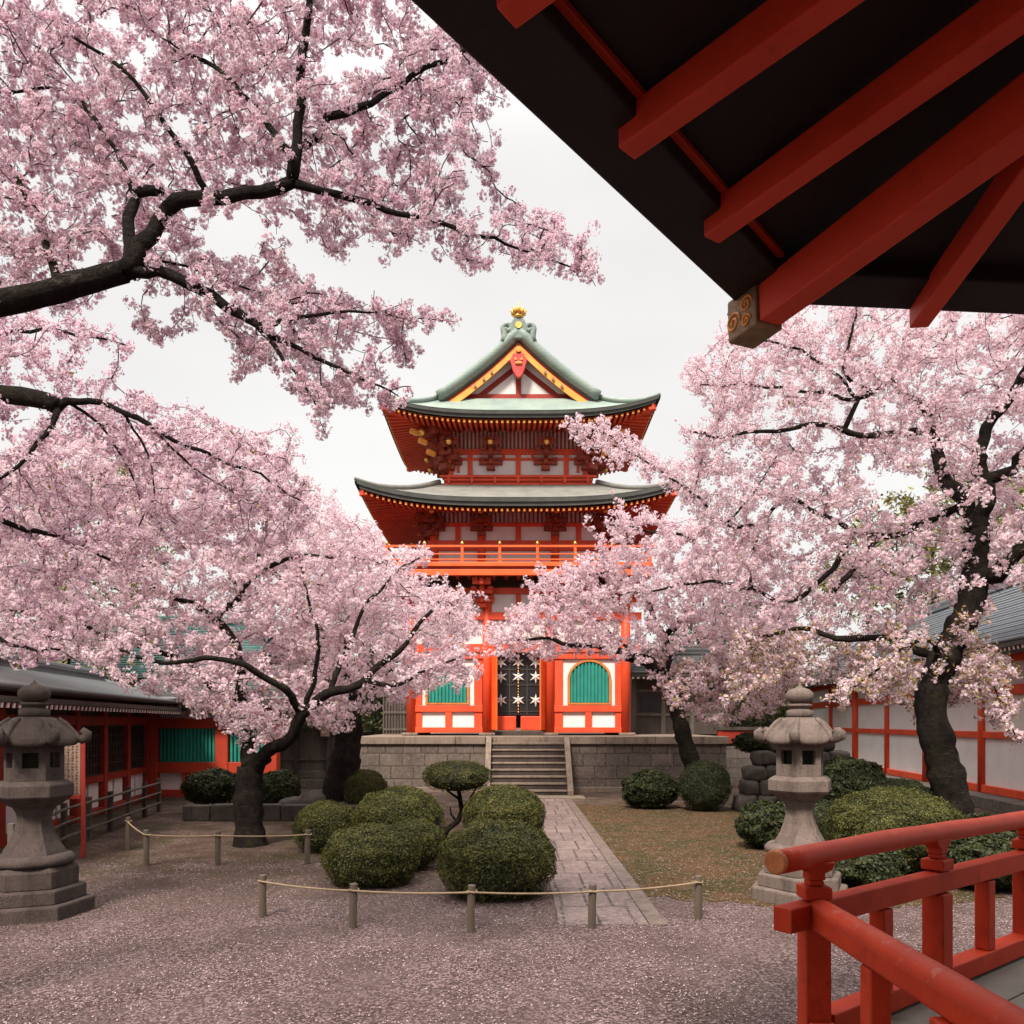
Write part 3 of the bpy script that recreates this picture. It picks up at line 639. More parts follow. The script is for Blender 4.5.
for s in (-1, 1):
    for y in (-.3, 1.0): bracket(s * WW, y, 10.15, .95, M['redwood'], G, (s, 0))
    bracket(s * WW, -WY, 10.15, 1.35, M['orange'] if False else M['redwood'], G, (s * math.sqrt(.5), -math.sqrt(.5)))
    gb = MB()
    for k, (o, z) in enumerate(((.75, 10.62), (1.15, 10.95), (1.55, 11.2))):
        c = Vector((s * (WW + o * .7), -WY - o * .7, z)); dv = Vector((s * .7, -.7, .12)); gb.beam(c, c + dv * .35, .15, .17)
    gb.build('tail_rafter_tip', M['gilt'], G, bevel=.012)
A2, B2, Z1, H1 = 2.9, 2.55, 11.64, .85
rf2, zt2 = skirt(4.9, 3.6, A2, B2, Z1, H1, .50, G, 'upper_roof', M['copper'], .22, soffit_rise=.38, wall=(2.65, 1.4))
# gabled part of the upper roof: ridge runs front to back
ZB, ZR = Z1 + H1 - .05, 14.80
def gx(t_): return A2 * (1 - t_)
def gz(t_): return ZB + (ZR - ZB) * (.80 * t_ + .20 * t_ ** 2.4)
TT = np.linspace(0, 1, 13); gy = B2 + .22
b = MB()
for s in (-1, 1):
    b.grid([[(s * (gx(t_) + .06), y, gz(t_)) for y in np.linspace(-gy * s, gy * s, 9)] for t_ in TT])
gable = b.build('gable_roof', M['copper'], G, smooth=True, solid=.12)
# verge: thick rounded edge along the front and back slopes
for sy in (-1, 1):
    for s in (-1, 1):
        b = MB(); b.tube([(s * (gx(t_) + .05), sy * gy, gz(t_) + .05) for t_ in TT], .20, 10); b.build('verge', M['copper'], gable, smooth=True)
        b = MB(); b.tube([(s * (gx(t_)), sy * (gy - .06), gz(t_) - .17) for t_ in TT], .07, 6); b.build('verge_shadow_board', M['eave_edge'], gable)
        b = MB(); bg_ = MB()
        for bb, y0, o0, o1 in ((b, gy - .10, .2, .36), (bg_, gy - .04, .34, .62)):
            rows = [[(s * (gx(t_) - .02 + 0), sy * y0, gz(t_) - o0), (s * max(gx(t_) - .0, 0), sy * y0, gz(t_) - o1)] for t_ in TT[1:]]
            rows2 = [[(x, y - sy * .07, z) for x, y, z in r] for r in rows]
            bb.grid(rows); bb.grid(rows2); bb.grid([[r[1], q[1]] for r, q in zip(rows, rows2)]); bb.grid([[r[0], q[0]] for r, q in zip(rows, rows2)])
        b.build('barge_board_upper', M['vermilion'], gable); bg_.build('barge_board', M['gilt'], gable)
for sy in (-1, 1): b = MB(); b.prism([(-A2 + .3, ZB - .2), (A2 - .3, ZB - .2), (0, ZR - .35)], sy * (gy - .55) - .05, sy * (gy - .55) + .05); b.build('gable_panel', M['plaster'], gable)
for sy in (-1, 1):
    b = MB(); y = sy * (gy - .55); b.box(-A2 + .5, A2 - .5, y - .12, y + .12, ZB + .05, ZB + .3); b.box(-.1, .1, y - .1, y + .1, ZB + .3, ZR - .6); b.box(-A2 + .25, A2 - .25, y - .16, y + .16, ZB - .1, ZB + .046)
    for s in (-1, 1): b.beam((s * 1.5, y, ZB + .2), (s * .1, y, ZB + 1.3), .12, .2)
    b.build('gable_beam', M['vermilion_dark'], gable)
for sy in (-1, 1):
    y = sy * (gy - .02)
    b = MB(); prof = [(0, -.72), (.12, -.62), (.22, -.42), (.27, -.2), (.34, -.05), (.25, .08), (.2, .2), (-.2, .2), (-.25, .08), (-.34, -.05), (-.27, -.2), (-.22, -.42), (-.12, -.62)]
    b.prism([(x, z + ZR - .95) for x, z in reversed(prof)], y - .07, y + .07); pd = b.build('gable_pendant', M['crimson'], gable, bevel=.03)
    b = MB(); b.tube([(0, y - .12, ZR - .62), (0, y + .12, ZR - .62)], .1, 12); b.build('gilt_boss', M['gilt'], gable); b = MB(); b.tube([(-.12, y - sy * -.09, ZR - 1.12), (.12, y - sy * -.09, ZR - 1.12)], .05, 8)
    b.build('gilt_fitting', M['gilt'], pd)
    for s in (-1, 1): b = MB(); b.tube([(s * .11, y + sy * .06, ZR - .97), (s * .11, y + sy * .11, ZR - .97)], .045, 8); b.build('stud', M['gilt'], pd)
    for s in (-1, 1):
        for tt_ in (.45, .56, .66): b = MB(); b.tube([(s * gx(tt_), y + sy * .0, gz(tt_) - .5), (s * gx(tt_), y + sy * .06, gz(tt_) - .5)], .055, 8); b.build('stud', M['bronze'], gable)
# ridge, end ornaments, finial
b = MB(); b.box(-.17, .17, -gy - .02, gy + .02, ZR - .08, ZR + .25); b.tube([(0, -gy - .05, ZR + .28), (0, gy + .05, ZR + .28)], .15, 10); b.build('ridge', M['copper'], gable, bevel=.03)
for sy in (-1, 1):
    y = sy * (gy + .06)
    b = MB(); pr = [(-.36, ZR - .25), (.36, ZR - .25), (.30, ZR + .1), (.27, ZR + .27)] + [(.27 * math.cos(a), ZR + .27 + .27 * math.sin(a)) for a in np.linspace(.2, math.pi - .2, 9)] + [(-.27, ZR + .27), (-.30, ZR + .1)]
    b.prism(pr, y - .1, y + .1); on = b.build('ridge_end_ornament', M['copper'], gable, bevel=.03)
    b = MB(); b.tube([(0, y + sy * .09, ZR + .22), (0, y + sy * .14, ZR + .22)], .12, 16); b.build('gold_disc', M['gold'], on)
    for s in (-1, 1):
        b = MB(); cxx, cz = s * .40, ZR + .10; sp_ = [(cxx + s * (.02 + .15 * (1 - k / 22)) * math.cos(k * .42), y, cz + (.02 + .15 * (1 - k / 22)) * math.sin(k * .42) + .05) for k in range(20)]
        b.tube([(s * .56, y, ZR - .40), (s * .50, y, ZR - .18), (s * .53, y, ZR)] + sp_[:16], [.14, .13, .12] + [.10] * 16, 8); b.build('scroll', M['copper'], on, smooth=True)
ZF = ZR - .12
b = MB(); b.lathe([(.17, ZF + .64), (.2, ZF + .7), (.12, ZF + .76)], 16, (0, -gy - .06)); 
for i in range(8):
    a = i * math.pi / 4; p = [(math.cos(a) * r, -gy - .06 + math.sin(a) * r, ZF + z) for r, z in ((.08, .74), (.2, .8), (.24, .92), (.18, 1.03))]; b.tube(p, [.05, .08, .065, .01], 6)
b.lathe([(.11, ZF + .75), (.14, ZF + .88), (.09, ZF + 1.02), (.03, ZF + 1.08), (.004, ZF + 1.3)], 12, (0, -gy - .06)); b.build('finial', M['gold'], gable, smooth=True)
# ------------------------------------------------------------------ long gallery on the left and its wing facing the court
def tile_roof(parent, name, x0, x1, ye, ze, yr, zr, m, yb=None, edge=None, pitch=.26, hip=0):
    """pitched roof, eave along x at y=ye, ridge at y=yr, modelled rolls running down the slope"""
    yb = 2 * yr - ye if yb is None else yb
    T = np.linspace(0, 1, 7); prof = lambda t_: ze + (zr - ze) * (.72 * t_ + .28 * t_ * t_)
    b = MB(); X = np.linspace(x0, x1, 14)
    b.grid([[(x, ye + (yr - ye) * t_, prof(t_)) for x in X] for t_ in T]); b.grid([[(x, yb + (yr - yb) * t_, prof(t_)) for x in X[::-1]] for t_ in T])
    rf = b.build(name, m, parent, smooth=True, solid=.09)
    b = MB(); k = max(5, int(abs(yr - ye) / .2))              # overlapping courses, each a lip along the slope
    for q in range(1, k):
        t_ = q / k; z = prof(t_)
        for yq in (ye + (yr - ye) * t_, yb + (yr - yb) * t_): b.box(x0, x1, yq - .055, yq + .055, z - .06, z + .022)
    b.build('roof_courses', m, rf)
    b = MB(); b.box(x0 - .05, x1 + .05, yr - .16, yr + .16, zr - .05, zr + .22); b.tube([(x0 - .1, yr, zr + .25), (x1 + .1, yr, zr + .25)], .13, 10)
    for xx in (x0, x1): b.tube([(xx, ye + (yr - ye) * t_, prof(t_) + .07) for t_ in T], .1, 8)
    b.build('ridge', m, rf, bevel=.02)
    s = 1 if yr > ye else -1
    b = MB(); b.box(x0, x1, min(ye, ye + s * .1), max(ye, ye + s * .1), ze - .2, ze - .1); b.build('eave_board', edge or M['darkwood'], rf)
    b = MB(); tp = MB()
    for x in np.arange(x0 + .1, x1, .22):
        b.beam((x, ye + s * .06, ze - .25), (x, ye + s * 1.3, ze - .02), .07, .08); tp.beam((x, ye + s * .057, ze - .25), (x, ye + s * .035, ze - .254), .075, .085)
    nf_ = len(b.f); b.add(tp.v, tp.f); b.build('rafter_row', M['vermilion_dark'], rf, m2=M['plaster'], split=nf_)
    return rf
A = Vector((-11.45, 25.1, 0)); B = Vector((-9.2, 11.2, 0)); d = (B - A); LG = d.length
W = thing('gallery', 'long low gallery with grey roof and dark lattice windows behind the notice board', 'building', A, math.atan2(d.y, d.x))
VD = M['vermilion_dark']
b = MB(); b.box(.3, LG, -.2, -.05, 0, 3.0); b.build('wall', M['plinth'], W)
n = 7
for i in range(n + 1):
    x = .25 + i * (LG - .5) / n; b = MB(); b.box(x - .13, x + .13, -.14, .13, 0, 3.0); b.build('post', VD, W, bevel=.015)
    if i < n:
        x1 = .25 + (i + 1) * (LG - .5) / n
        wn_ = MB(); wn_.box(x + .2, x1 - .2, -.045, .0, 1.05, 2.3); wd = wn_.build('window', M['black'], W)
        l = MB()
        for q in np.linspace(x + .2, x1 - .2, 8): l.box(q - .018, q + .018, .002, .03, 1.05, 2.3)
        for z in (1.05, 1.3, 1.55, 1.8, 2.05, 2.3): l.box(x + .2, x1 - .2, .004, .026, z - .018, z + .018)
        l.build('lattice', M['darkwood'], wd)
        p_ = MB(); p_.box(x + .2, (x + x1) / 2 - .06, -.045, -.01, .2, .85); p_.box((x + x1) / 2 + .06, x1 - .2, -.045, -.01, .2, .85); p_.build('lower_panel', M['plaster'], W)
b = MB()
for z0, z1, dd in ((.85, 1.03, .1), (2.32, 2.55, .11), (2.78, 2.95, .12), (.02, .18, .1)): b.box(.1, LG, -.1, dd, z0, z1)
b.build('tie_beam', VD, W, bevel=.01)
tile_roof(W, 'roof', .3, LG + .3, 1.25, 2.93, -1.3, 3.62, M['tile'])
# wing facing us, green slatted windows
W2 = thing('gallery_wing', 'red framed gallery end with green slatted windows and grey roof', 'building', (-11.35, 25.2, 0))
b = MB(); b.box(.0, 3.9, .05, .2, .03, 3.1); b.build('wall', M['plaster'], W2)
for x in (.03, 2.25, 3.78):
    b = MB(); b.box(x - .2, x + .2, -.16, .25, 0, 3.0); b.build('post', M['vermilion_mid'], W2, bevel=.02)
b = MB()
for z0, z1, dd in ((.04, .27, .1), (.80, 1.14, .12), (2.2, 2.52, .12), (2.92, 3.05, .13)): b.box(.1, 3.85, -dd, .06, z0, z1)
for x in (1.1, 3.1): b.box(x - .1, x + .1, -.08, .06, .26, .82)
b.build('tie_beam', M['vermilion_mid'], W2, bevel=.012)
for x0, x1 in ((.26, 2.03), (2.47, 3.56)):
    b = MB(); b.box(x0, x1, .01, .045, 1.14, 2.2); w_ = b.build('window', M['teal'], W2)
    b = MB(); k = int((x1 - x0) / .115)
    for i in range(k):
        x = x0 + (i + .5) * (x1 - x0) / k; b.beam((x, -.04, 1.14), (x, -.04, 2.2), .07, .045, up=(0, 1, 0))
    b.build('slat', M['green'], w_, bevel=.01)
tile_roof(W2, 'roof', -.4, 4.6, -.9, 3.14, 1.3, 3.9, M['tile'])
# green roofed hall far behind the gallery
H = thing('distant_hall', 'far hall with teal green roof glimpsed between blossoms above the gallery', 'building', (-18.5, 42, 0))
b = MB(); b.box(-5, 5, -3, 3, 0, 4.2); b.build('wall', M['plaster'], H)
b = MB(); b.box(-5.1, 5.1, -3.1, 3.1, 3.6, 4.0); b.build('tie_beam', V, H)
gr = mat('green_copper_roof', (.022, .075, .066), (.035, .10, .09), None, 1, 20, .6, .2); 
tile_roof(H, 'roof', -6, 6, -4.5, 4.5, 0, 7.6, gr)
# plank fence on stone footing, centre left
FN = thing('plank_fence', 'weathered grey plank fence on stone footing left of the terrace', 'fence', (-9.0, 29.2, 0))
b = MB(); b.box(0, 3.35, 0, .5, 0, .62); b.box(0, 3.35, -.25, -.01, 0, .3); b.build('footing', M['plinth'], FN, bevel=.02)
b = MB(); rr = random.Random(1); x = .02
while x < 3.3:
    w = rr.uniform(.16, .24); b.box(x, min(x + w, 3.35) - .012, .12, .16, .62, 2.15 + rr.uniform(-.02, .02)); x += w
b.build('plank', M['greywood'], FN)
b = MB(); b.box(0, 3.35, .04, .115, 1.0, 1.1); b.box(0, 3.35, .05, .11, 1.9, 2.0); b.build('fence_rail', M['greywood'], FN)
for x in (.05, 1.15, 2.3, 3.3): b = MB(); b.box(x - .08, x + .08, -.06, .118, .1, 2.25); b.build('post', M['darkwood'], FN, bevel=.01)
b = MB(); b.box(-.2, 3.5, -.3, .6, 2.25, 2.33); b.build('cap_board', M['darkwood'], FN)
b = MB(); b.box(-.16, .16, -.02, .02, -.42, .42)
pq = b.build('wooden_plaque', M['signwood'], None, bevel=.006); pq.location = (-6.75, 28.9, 2.3); tag(pq, 'small pale wooden plaque hung on the fence behind the second cherry trunk', 'plaque')
# dark structures on the terrace either side of the gate
SD = thing('storehouse', 'dark weathered wooden storehouse right of the red gate', 'building', (5.1, 33.4, TZ))
b = MB(); b.box(0, 3.6, 0, 3, 0, 2.3); b.build('wall', M['darkwood'], SD)
b = MB()
for x in (0, 1.2, 2.4, 3.6): b.box(x - .09, x + .09, -.06, .0, 0, 2.3)
b.box(-.05, 3.65, -.05, -.001, .75, .87); b.box(-.05, 3.65, -.05, -.001, 1.75, 1.86); b.build('frame', M['greywood'], SD)
b = MB(); b.box(.25, 1.0, -.03, -.003, .95, 1.65); b.build('window', M['black'], SD)
tile_roof(SD, 'roof', -.5, 4.2, -.9, 2.55, 1.5, 3.5, M['tile'])
SF = thing('side_fence', 'dark wooden lattice fence on the terrace left of the gate', 'fence', (-5.3, 33.0, TZ))
b = MB(); b.box(0, 1.1, .04, .08, 0, 1.7); b.build('board', M['darkwood'], SF)
b = MB()
for x in np.arange(0, 1.15, .12): b.box(x - .025, x + .025, -.01, .035, 0, 1.7)
for z in (.2, .9, 1.6): b.box(0, 1.1, -.03, -.011, z - .05, z + .05)
b.build('lattice', M['greywood'], SF)
LF = thing('low_fence', 'low red boarded fence beyond the terrace at right', 'fence', (7.6, 29.5, 0))
b = MB(); b.box(0, 3, 0, .3, 0, 1.5); b.build('footing', M['plinth'], LF)
b = MB(); b.box(0, 3, .08, .2, 1.62, 2.1); b.build('board', VD, LF)
b = MB(); b.box(-.1, 3.1, .02, .26, 2.1, 2.22); b.build('cap_board', M['darkwood'], LF)
for x in (.1, 1.5, 2.9): b = MB(); b.box(x - .08, x + .08, .06, .22, 1.5, 2.1); b.build('post', VD, LF)

# ------------------------------------------------------------------ white walled corridor on the right
C = Vector((16.44, 44, 0)); Dp = Vector((12.65, 13.5, 0)); d = Dp - C; LC = d.length
RB = thing('corridor', 'white plaster corridor with red posts and blue grey roof', 'building', C, math.atan2(d.y, d.x))
b = MB(); b.box(0, LC, .0, .2, .4, 4.3); b.build('wall', M['plaster'], RB)
b = MB(); b.box(-.2, LC + .2, -.75, .3, 0, .33); b.build('footing', M['plinth'], RB, bevel=.02)
b = MB()
for z0, z1, dd in ((.34, .56, .1), (1.93, 2.12, .08), (3.15, 3.42, .1), (4.05, 4.25, .12)): b.box(0, LC, -dd, .01, z0, z1)
b.build('tie_beam', V, RB, bevel=.012)
x = .15; k = 0
while x < LC:
    b = MB(); r = .19 if k % 2 == 0 else .13
    b.tube([(x, -.02, .33), (x, -.02, 4.2)], r, 14); b.build('post', V, RB, smooth=True); x += 4.08 if k % 2 else 4.08; k += 1
tile_roof(RB, 'roof', -1, LC + 1, -1.0, 4.5, 3.4, 7.3, M['tile_blue'], pitch=.34)

# ------------------------------------------------------------------ stone lanterns
def hexr(phi): 
    q = (phi % (math.pi / 3)) - math.pi / 6; return math.cos(math.pi / 6) / math.cos(q)      # 1 at corners
def lantern(name, label, loc, rz, m, sc=1.0):
    o = thing(name, label, 'stone lantern', loc, rz, 'hexagonal stone lanterns in the court')
    def hexl(prof, mm, nm, par=o, bev=.012): 
        b = MB(); b.lathe(prof, 6); return b.build(nm, mm, par, bevel=bev)
    hexl([(.68, -.1), (.68, .16), (.66, .18)], m, 'base_step'); hexl([(.585, .182), (.585, .33), (.57, .355)], m, 'base_step')
    hexl([(.50, .357), (.50, .56), (.47, .60), (.44, .62)], m, 'pedestal')
    b = MB(); b.lathe([(.43, .622), (.46, .65), (.46, .70), (.42, .74), (.385, .755)], 36); b.build('lotus_ring', m, o, smooth=True)
    b = MB(); pr = [(.355, .756), (.335, .80), (.275, .90), (.225, 1.02), (.195, 1.14), (.188, 1.22), (.205, 1.28), (.24, 1.34)]
    vs = [(r * hexr(p) * 1.03 * math.cos(p), r * hexr(p) * 1.03 * math.sin(p), z) for r, z in pr for p in np.linspace(0, 2 * math.pi, 48, endpoint=False)]
    n = 48; b.add(vs, [(i * n + j, i * n + (j + 1) % n, (i + 1) * n + (j + 1) % n, (i + 1) * n + j) for i in range(len(pr) - 1) for j in range(n)]); b.build('shaft', m, o)
    hexl([(.27, 1.341), (.30, 1.36), (.43, 1.46), (.445, 1.48), (.445, 1.62), (.40, 1.65), (.36, 1.67)], m, 'platform')
    # fire box: six walls, window openings on them
    fb = hexl([(.20, 1.672), (.20, 2.14)], M['bushcore'], 'fire_box', o, 0)
    b = MB(); r = .33; ap = r * math.cos(math.pi / 6)
    for k in range(6):
        a = math.pi / 6 + k * math.pi / 3; T = Matrix.Rotation(a + math.pi / 2, 4, 'Z') @ Matrix.Translation((0, -ap, 0)); hw = r / 2
        q = MB()
        for (x0, x1, z0, z1) in ((-hw, -.09, 1.672, 2.14), (.09, hw, 1.672, 2.14), (-.09, .09, 1.672, 1.83), (-.09, .09, 2.02, 2.14)):
            q.box(x0, x1, 0, .07, z0, z1)
        b.add([T @ Vector(v) for v in q.v], q.f)
    b.build('fire_box_wall', m, fb)
    # roof with upturned corners and scrolls
    b = MB(); n = 72; ph = np.linspace(0, 2 * math.pi, n, endpoint=False)
    def kr(r, z, lift, hx): return [((r * (hexr(p) if hx else 1)) * math.cos(p), (r * (hexr(p) if hx else 1)) * math.sin(p), z + lift * max(0, (hexr(p) - .866) / .134) ** 2) for p in ph]
    rings = [kr(.30, 2.142, 0, True), kr(.45, 2.10, .05, True), kr(.505, 2.10, .08, True), kr(.515, 2.15, .09, True), kr(.47, 2.22, .06, True), kr(.40, 2.31, .03, True), kr(.33, 2.39, 0, True), kr(.24, 2.45, 0, True), kr(.17, 2.465, 0, False)]
    b.add([p for rg_ in rings for p in rg_], [(i * n + j, i * n + (j + 1) % n, (i + 1) * n + (j + 1) % n, (i + 1) * n + j) for i in range(len(rings) - 1) for j in range(n)])
    rf = b.build('roof', m, o, smooth=True)
    for k in range(6):
        a = k * math.pi / 3; ca, sa = math.cos(a), math.sin(a); b = MB()
        prof = [(.26, 2.44), (.34, 2.38), (.42, 2.28), (.475, 2.20), (.53, 2.175), (.575, 2.20), (.58, 2.255), (.55, 2.285), (.525, 2.255)]
        b.tube([(r * ca, r * sa, z) for r, z in prof], [.03, .035, .04, .048, .06, .07, .066, .05, .035], 10); b.build('corner_scroll', m, rf, smooth=True)
    b = MB(); b.lathe([(.16, 2.462), (.175, 2.49), (.175, 2.55), (.13, 2.575), (.125, 2.60), (.16, 2.61), (.165, 2.635), (.12, 2.65)], 24)
    b.lathe([(.10, 2.648), (.155, 2.68), (.185, 2.735), (.18, 2.79), (.13, 2.84), (.05, 2.87), (.02, 2.90), (.004, 2.935)], 24); b.build('finial', m, o, smooth=True)
    return o
lantern('stone_lantern', 'weathered stone lantern, shade put into its colour, before the notice board and gallery', (-6.0, 10.05, 0), R(22), M['granite_dark'])
lantern('stone_lantern', 'paler stone lantern standing behind the red railing corner', (3.92, 10.9, 0), R(4), M['granite'])

# ------------------------------------------------------------------ rope barriers
def rope_line(posts, labels, group, ropelabel, hs):
    tops = []
    for (x, y), lab, h in zip(posts, labels, hs):
        rr = random.Random(int(abs(x * 100))); b = MB(); a = (x + rr.uniform(-.012, .012), y)
        b.tube([(0, 0, -.06), (rr.uniform(-.005, .005), 0, h * .5), (a[0] - x, 0, h - .01), (a[0] - x, 0, h)], [.047, .046, .045, .04], 12)
        o = b.build('rope_post', M['postwood'], None, smooth=False, bevel=.004); o.location = (x, y, 0); tag(o, lab, 'post', group)
        tops.append(Vector((a[0], y, h - .075)))
    b = MB(); pts = []
    for i in range(len(tops) - 1):
        for k in range(10):
            t_ = k / 10; p = tops[i].lerp(tops[i + 1], t_) + Vector((0, -.05, -.02 * 4 * t_ * (1 - t_))); pts.append(p)
    pts.append(tops[-1] + Vector((0, -.05, 0))); b.tube(pts, .0115, 8)
    for tp_ in tops: b.tube([tp_ + Vector((.056 * math.cos(q), .056 * math.sin(q), .008 * math.sin(q * 2))) for q in np.linspace(0, 6.28, 16)], .011, 6)
    return tag(b.build('rope', M['rope'], None, smooth=True), ropelabel, 'rope')
fp = [(-3.07, 9.85), (-1.853, 9.32), (-.469, 9.14), (.932, 9.32), (2.267, 9.75)]
rope_line(fp, ['rope post at the left end of the front rope', 'rope post in front of the left round bush', 'rope post in front of the largest round bush', 'rope post standing on the near end of the stone path', 'rope post right of the path by the dry lawn'], 'weathered wooden rope posts', 'straw coloured rope sagging between the five front posts', [.52, .52, .54, .51, .53])
bp = [(-7.2, 15.0), (-6.1, 13.35), (-4.93, 13.4), (-3.45, 13.5)]
rope_line(bp, ['pale leaning rope post nearest the low wooden fence', 'rope post left of the large cherry trunk', 'rope post just before the large cherry trunk', 'rope post right of the cherry trunk beside a low bush'], 'weathered wooden rope posts', 'thin rope strung past the large cherry trunk at left', [.62, .6, .58, .58])

# low wooden fence along the gallery
lf = thing('wooden_fence', 'low weathered post and rail fence in front of the gallery', 'fence', (-8.4, 15.0, 0))
p0, p1 = Vector((0, 0, 0)), Vector((-1.05, 6.4, 0)); pp = [p0.lerp(p1, i / 5) for i in range(6)]
pp = [Vector((.9, -3.0, 0))] + pp
for i, p in enumerate(pp): b = MB(); b.box(p.x - .045, p.x + .045, p.y - .045, p.y + .045, 0, .88); b.build('post', M['darkwood'] if i % 2 else M['greywood'], lf, bevel=.008)
for z in (.25, .52, .78):
    b = MB(); b.tube([p + Vector((.06, 0, z)) for p in pp], .028, 8); b.build('fence_rail', M['greywood'], lf, smooth=True)
# notice board with columns of brushed writing
sg = thing('notice_board', 'wooden notice board on red legs covered with columns of black writing', 'notice board', (-7.95, 14.0, 0), R(18))
b = MB(); b.box(-.36, .36, -.02, .02, 1.12, 2.08); bd = b.build('board', M['signwood'], sg, bevel=.006)
b = MB(); rr = random.Random(11)
for c in range(10):
    xx = .30 - c * .066; z = 2.02 - (0 if c else .05)
    for g_ in range(17 if c not in (4, 9) else 11):
        for s in range(rr.randint(3, 5)):
            if rr.random() < .55: w, h = rr.uniform(.024, .042), .0055
            else: w, h = .006, rr.uniform(.018, .036)
            dx, dz = rr.uniform(-.010, .010), rr.uniform(-.014, .014); b.box(xx + dx - w / 2, xx + dx + w / 2, -.0235, -.0195, z + dz - h / 2, z + dz + h / 2)
        z -= .051
b.build('writing', M['ink'], bd)
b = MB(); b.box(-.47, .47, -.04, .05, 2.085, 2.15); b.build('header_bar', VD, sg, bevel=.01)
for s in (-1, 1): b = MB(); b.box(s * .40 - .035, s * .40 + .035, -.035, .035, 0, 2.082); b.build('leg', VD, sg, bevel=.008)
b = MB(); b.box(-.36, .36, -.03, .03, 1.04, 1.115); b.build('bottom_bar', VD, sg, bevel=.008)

# ------------------------------------------------------------------ boulders
def boulder(c, s, seed, parent=None, name='boulder', m=None, sq=.55):
    rr = np.random.default_rng(seed); off = Vector(rr.uniform(-50, 50, 3)); nu, nv = 20, 12; rows = []
    for j in range(nv + 1):
        v = -math.pi / 2 + math.pi * j / nv; row = []
        for i in range(nu + 1):
            u = 2 * math.pi * i / nu; f = lambda a: math.copysign(abs(a) ** sq, a)
            p = Vector((f(math.cos(v)) * f(math.cos(u)), f(math.cos(v)) * f(math.sin(u)), f(math.sin(v))))
            k = 1 + .16 * mnoise.noise(p * 1.6 + off) + .07 * mnoise.noise(p * 4 + off); row.append((c[0] + p.x * s[0] * k, c[1] + p.y * s[1] * k, c[2] + p.z * s[2] * k))
        rows.append(row)
    b = MB(); b.grid(rows); return b.build(name, m or M['rock'], parent, smooth=True)
rw = thing('rock_wall', 'stacked dark boulder wall behind the right stone lantern', 'rock wall', (6.9, 21.6, 0)); rr = random.Random(6); k = 0
for row, (z, hh, xa, xb) in enumerate(((.2, .26, -.95, 2.6), (.62, .24, -.75, 2.6), (1.0, .22, -.65, 2.4), (1.4, .22, -.35, 2.0), (1.78, .2, .1, 1.6))):
    x = xa
    while x < xb:
        w = rr.uniform(.35, .6); boulder((x + w / 2 + .08, .1 * row + rr.uniform(-.06, .06), z), (w * .56, .4, hh), 100 + k, rw); x += w * 1.02; k += 1
for i, (x, y, s, lab) in enumerate(((-4.9, 20.3, (.5, .4, .42), 'dark mossy boulder at the foot of the second cherry trunk'), (-5.6, 20.6, (.42, .35, .3), 'smaller mossy boulder left of the second cherry trunk'), (-4.2, 20.0, (.3, .3, .28), 'small rounded boulder right of the second cherry trunk'))):
    o = boulder((0, 0, s[2] * .6), s, 40 + i, None, 'boulder', M['rock'], .8); o.location = (x, y, 0); tag(o, lab, 'rock')
kw = MB(); x = 0; rr = random.Random(9); 
while x < 4.6: l = rr.uniform(.5, .9); kw.box(x, x + l - .015, rr.uniform(-.02, .02), .35, 0, rr.uniform(.36, .42)); x += l
ko = kw.build('stone_kerb', M['rock'], None, bevel=.03); ko.location = (-8.0, 19.4, 0); tag(ko, 'low dark stone kerb bordering the bed behind the bushes', 'kerb')

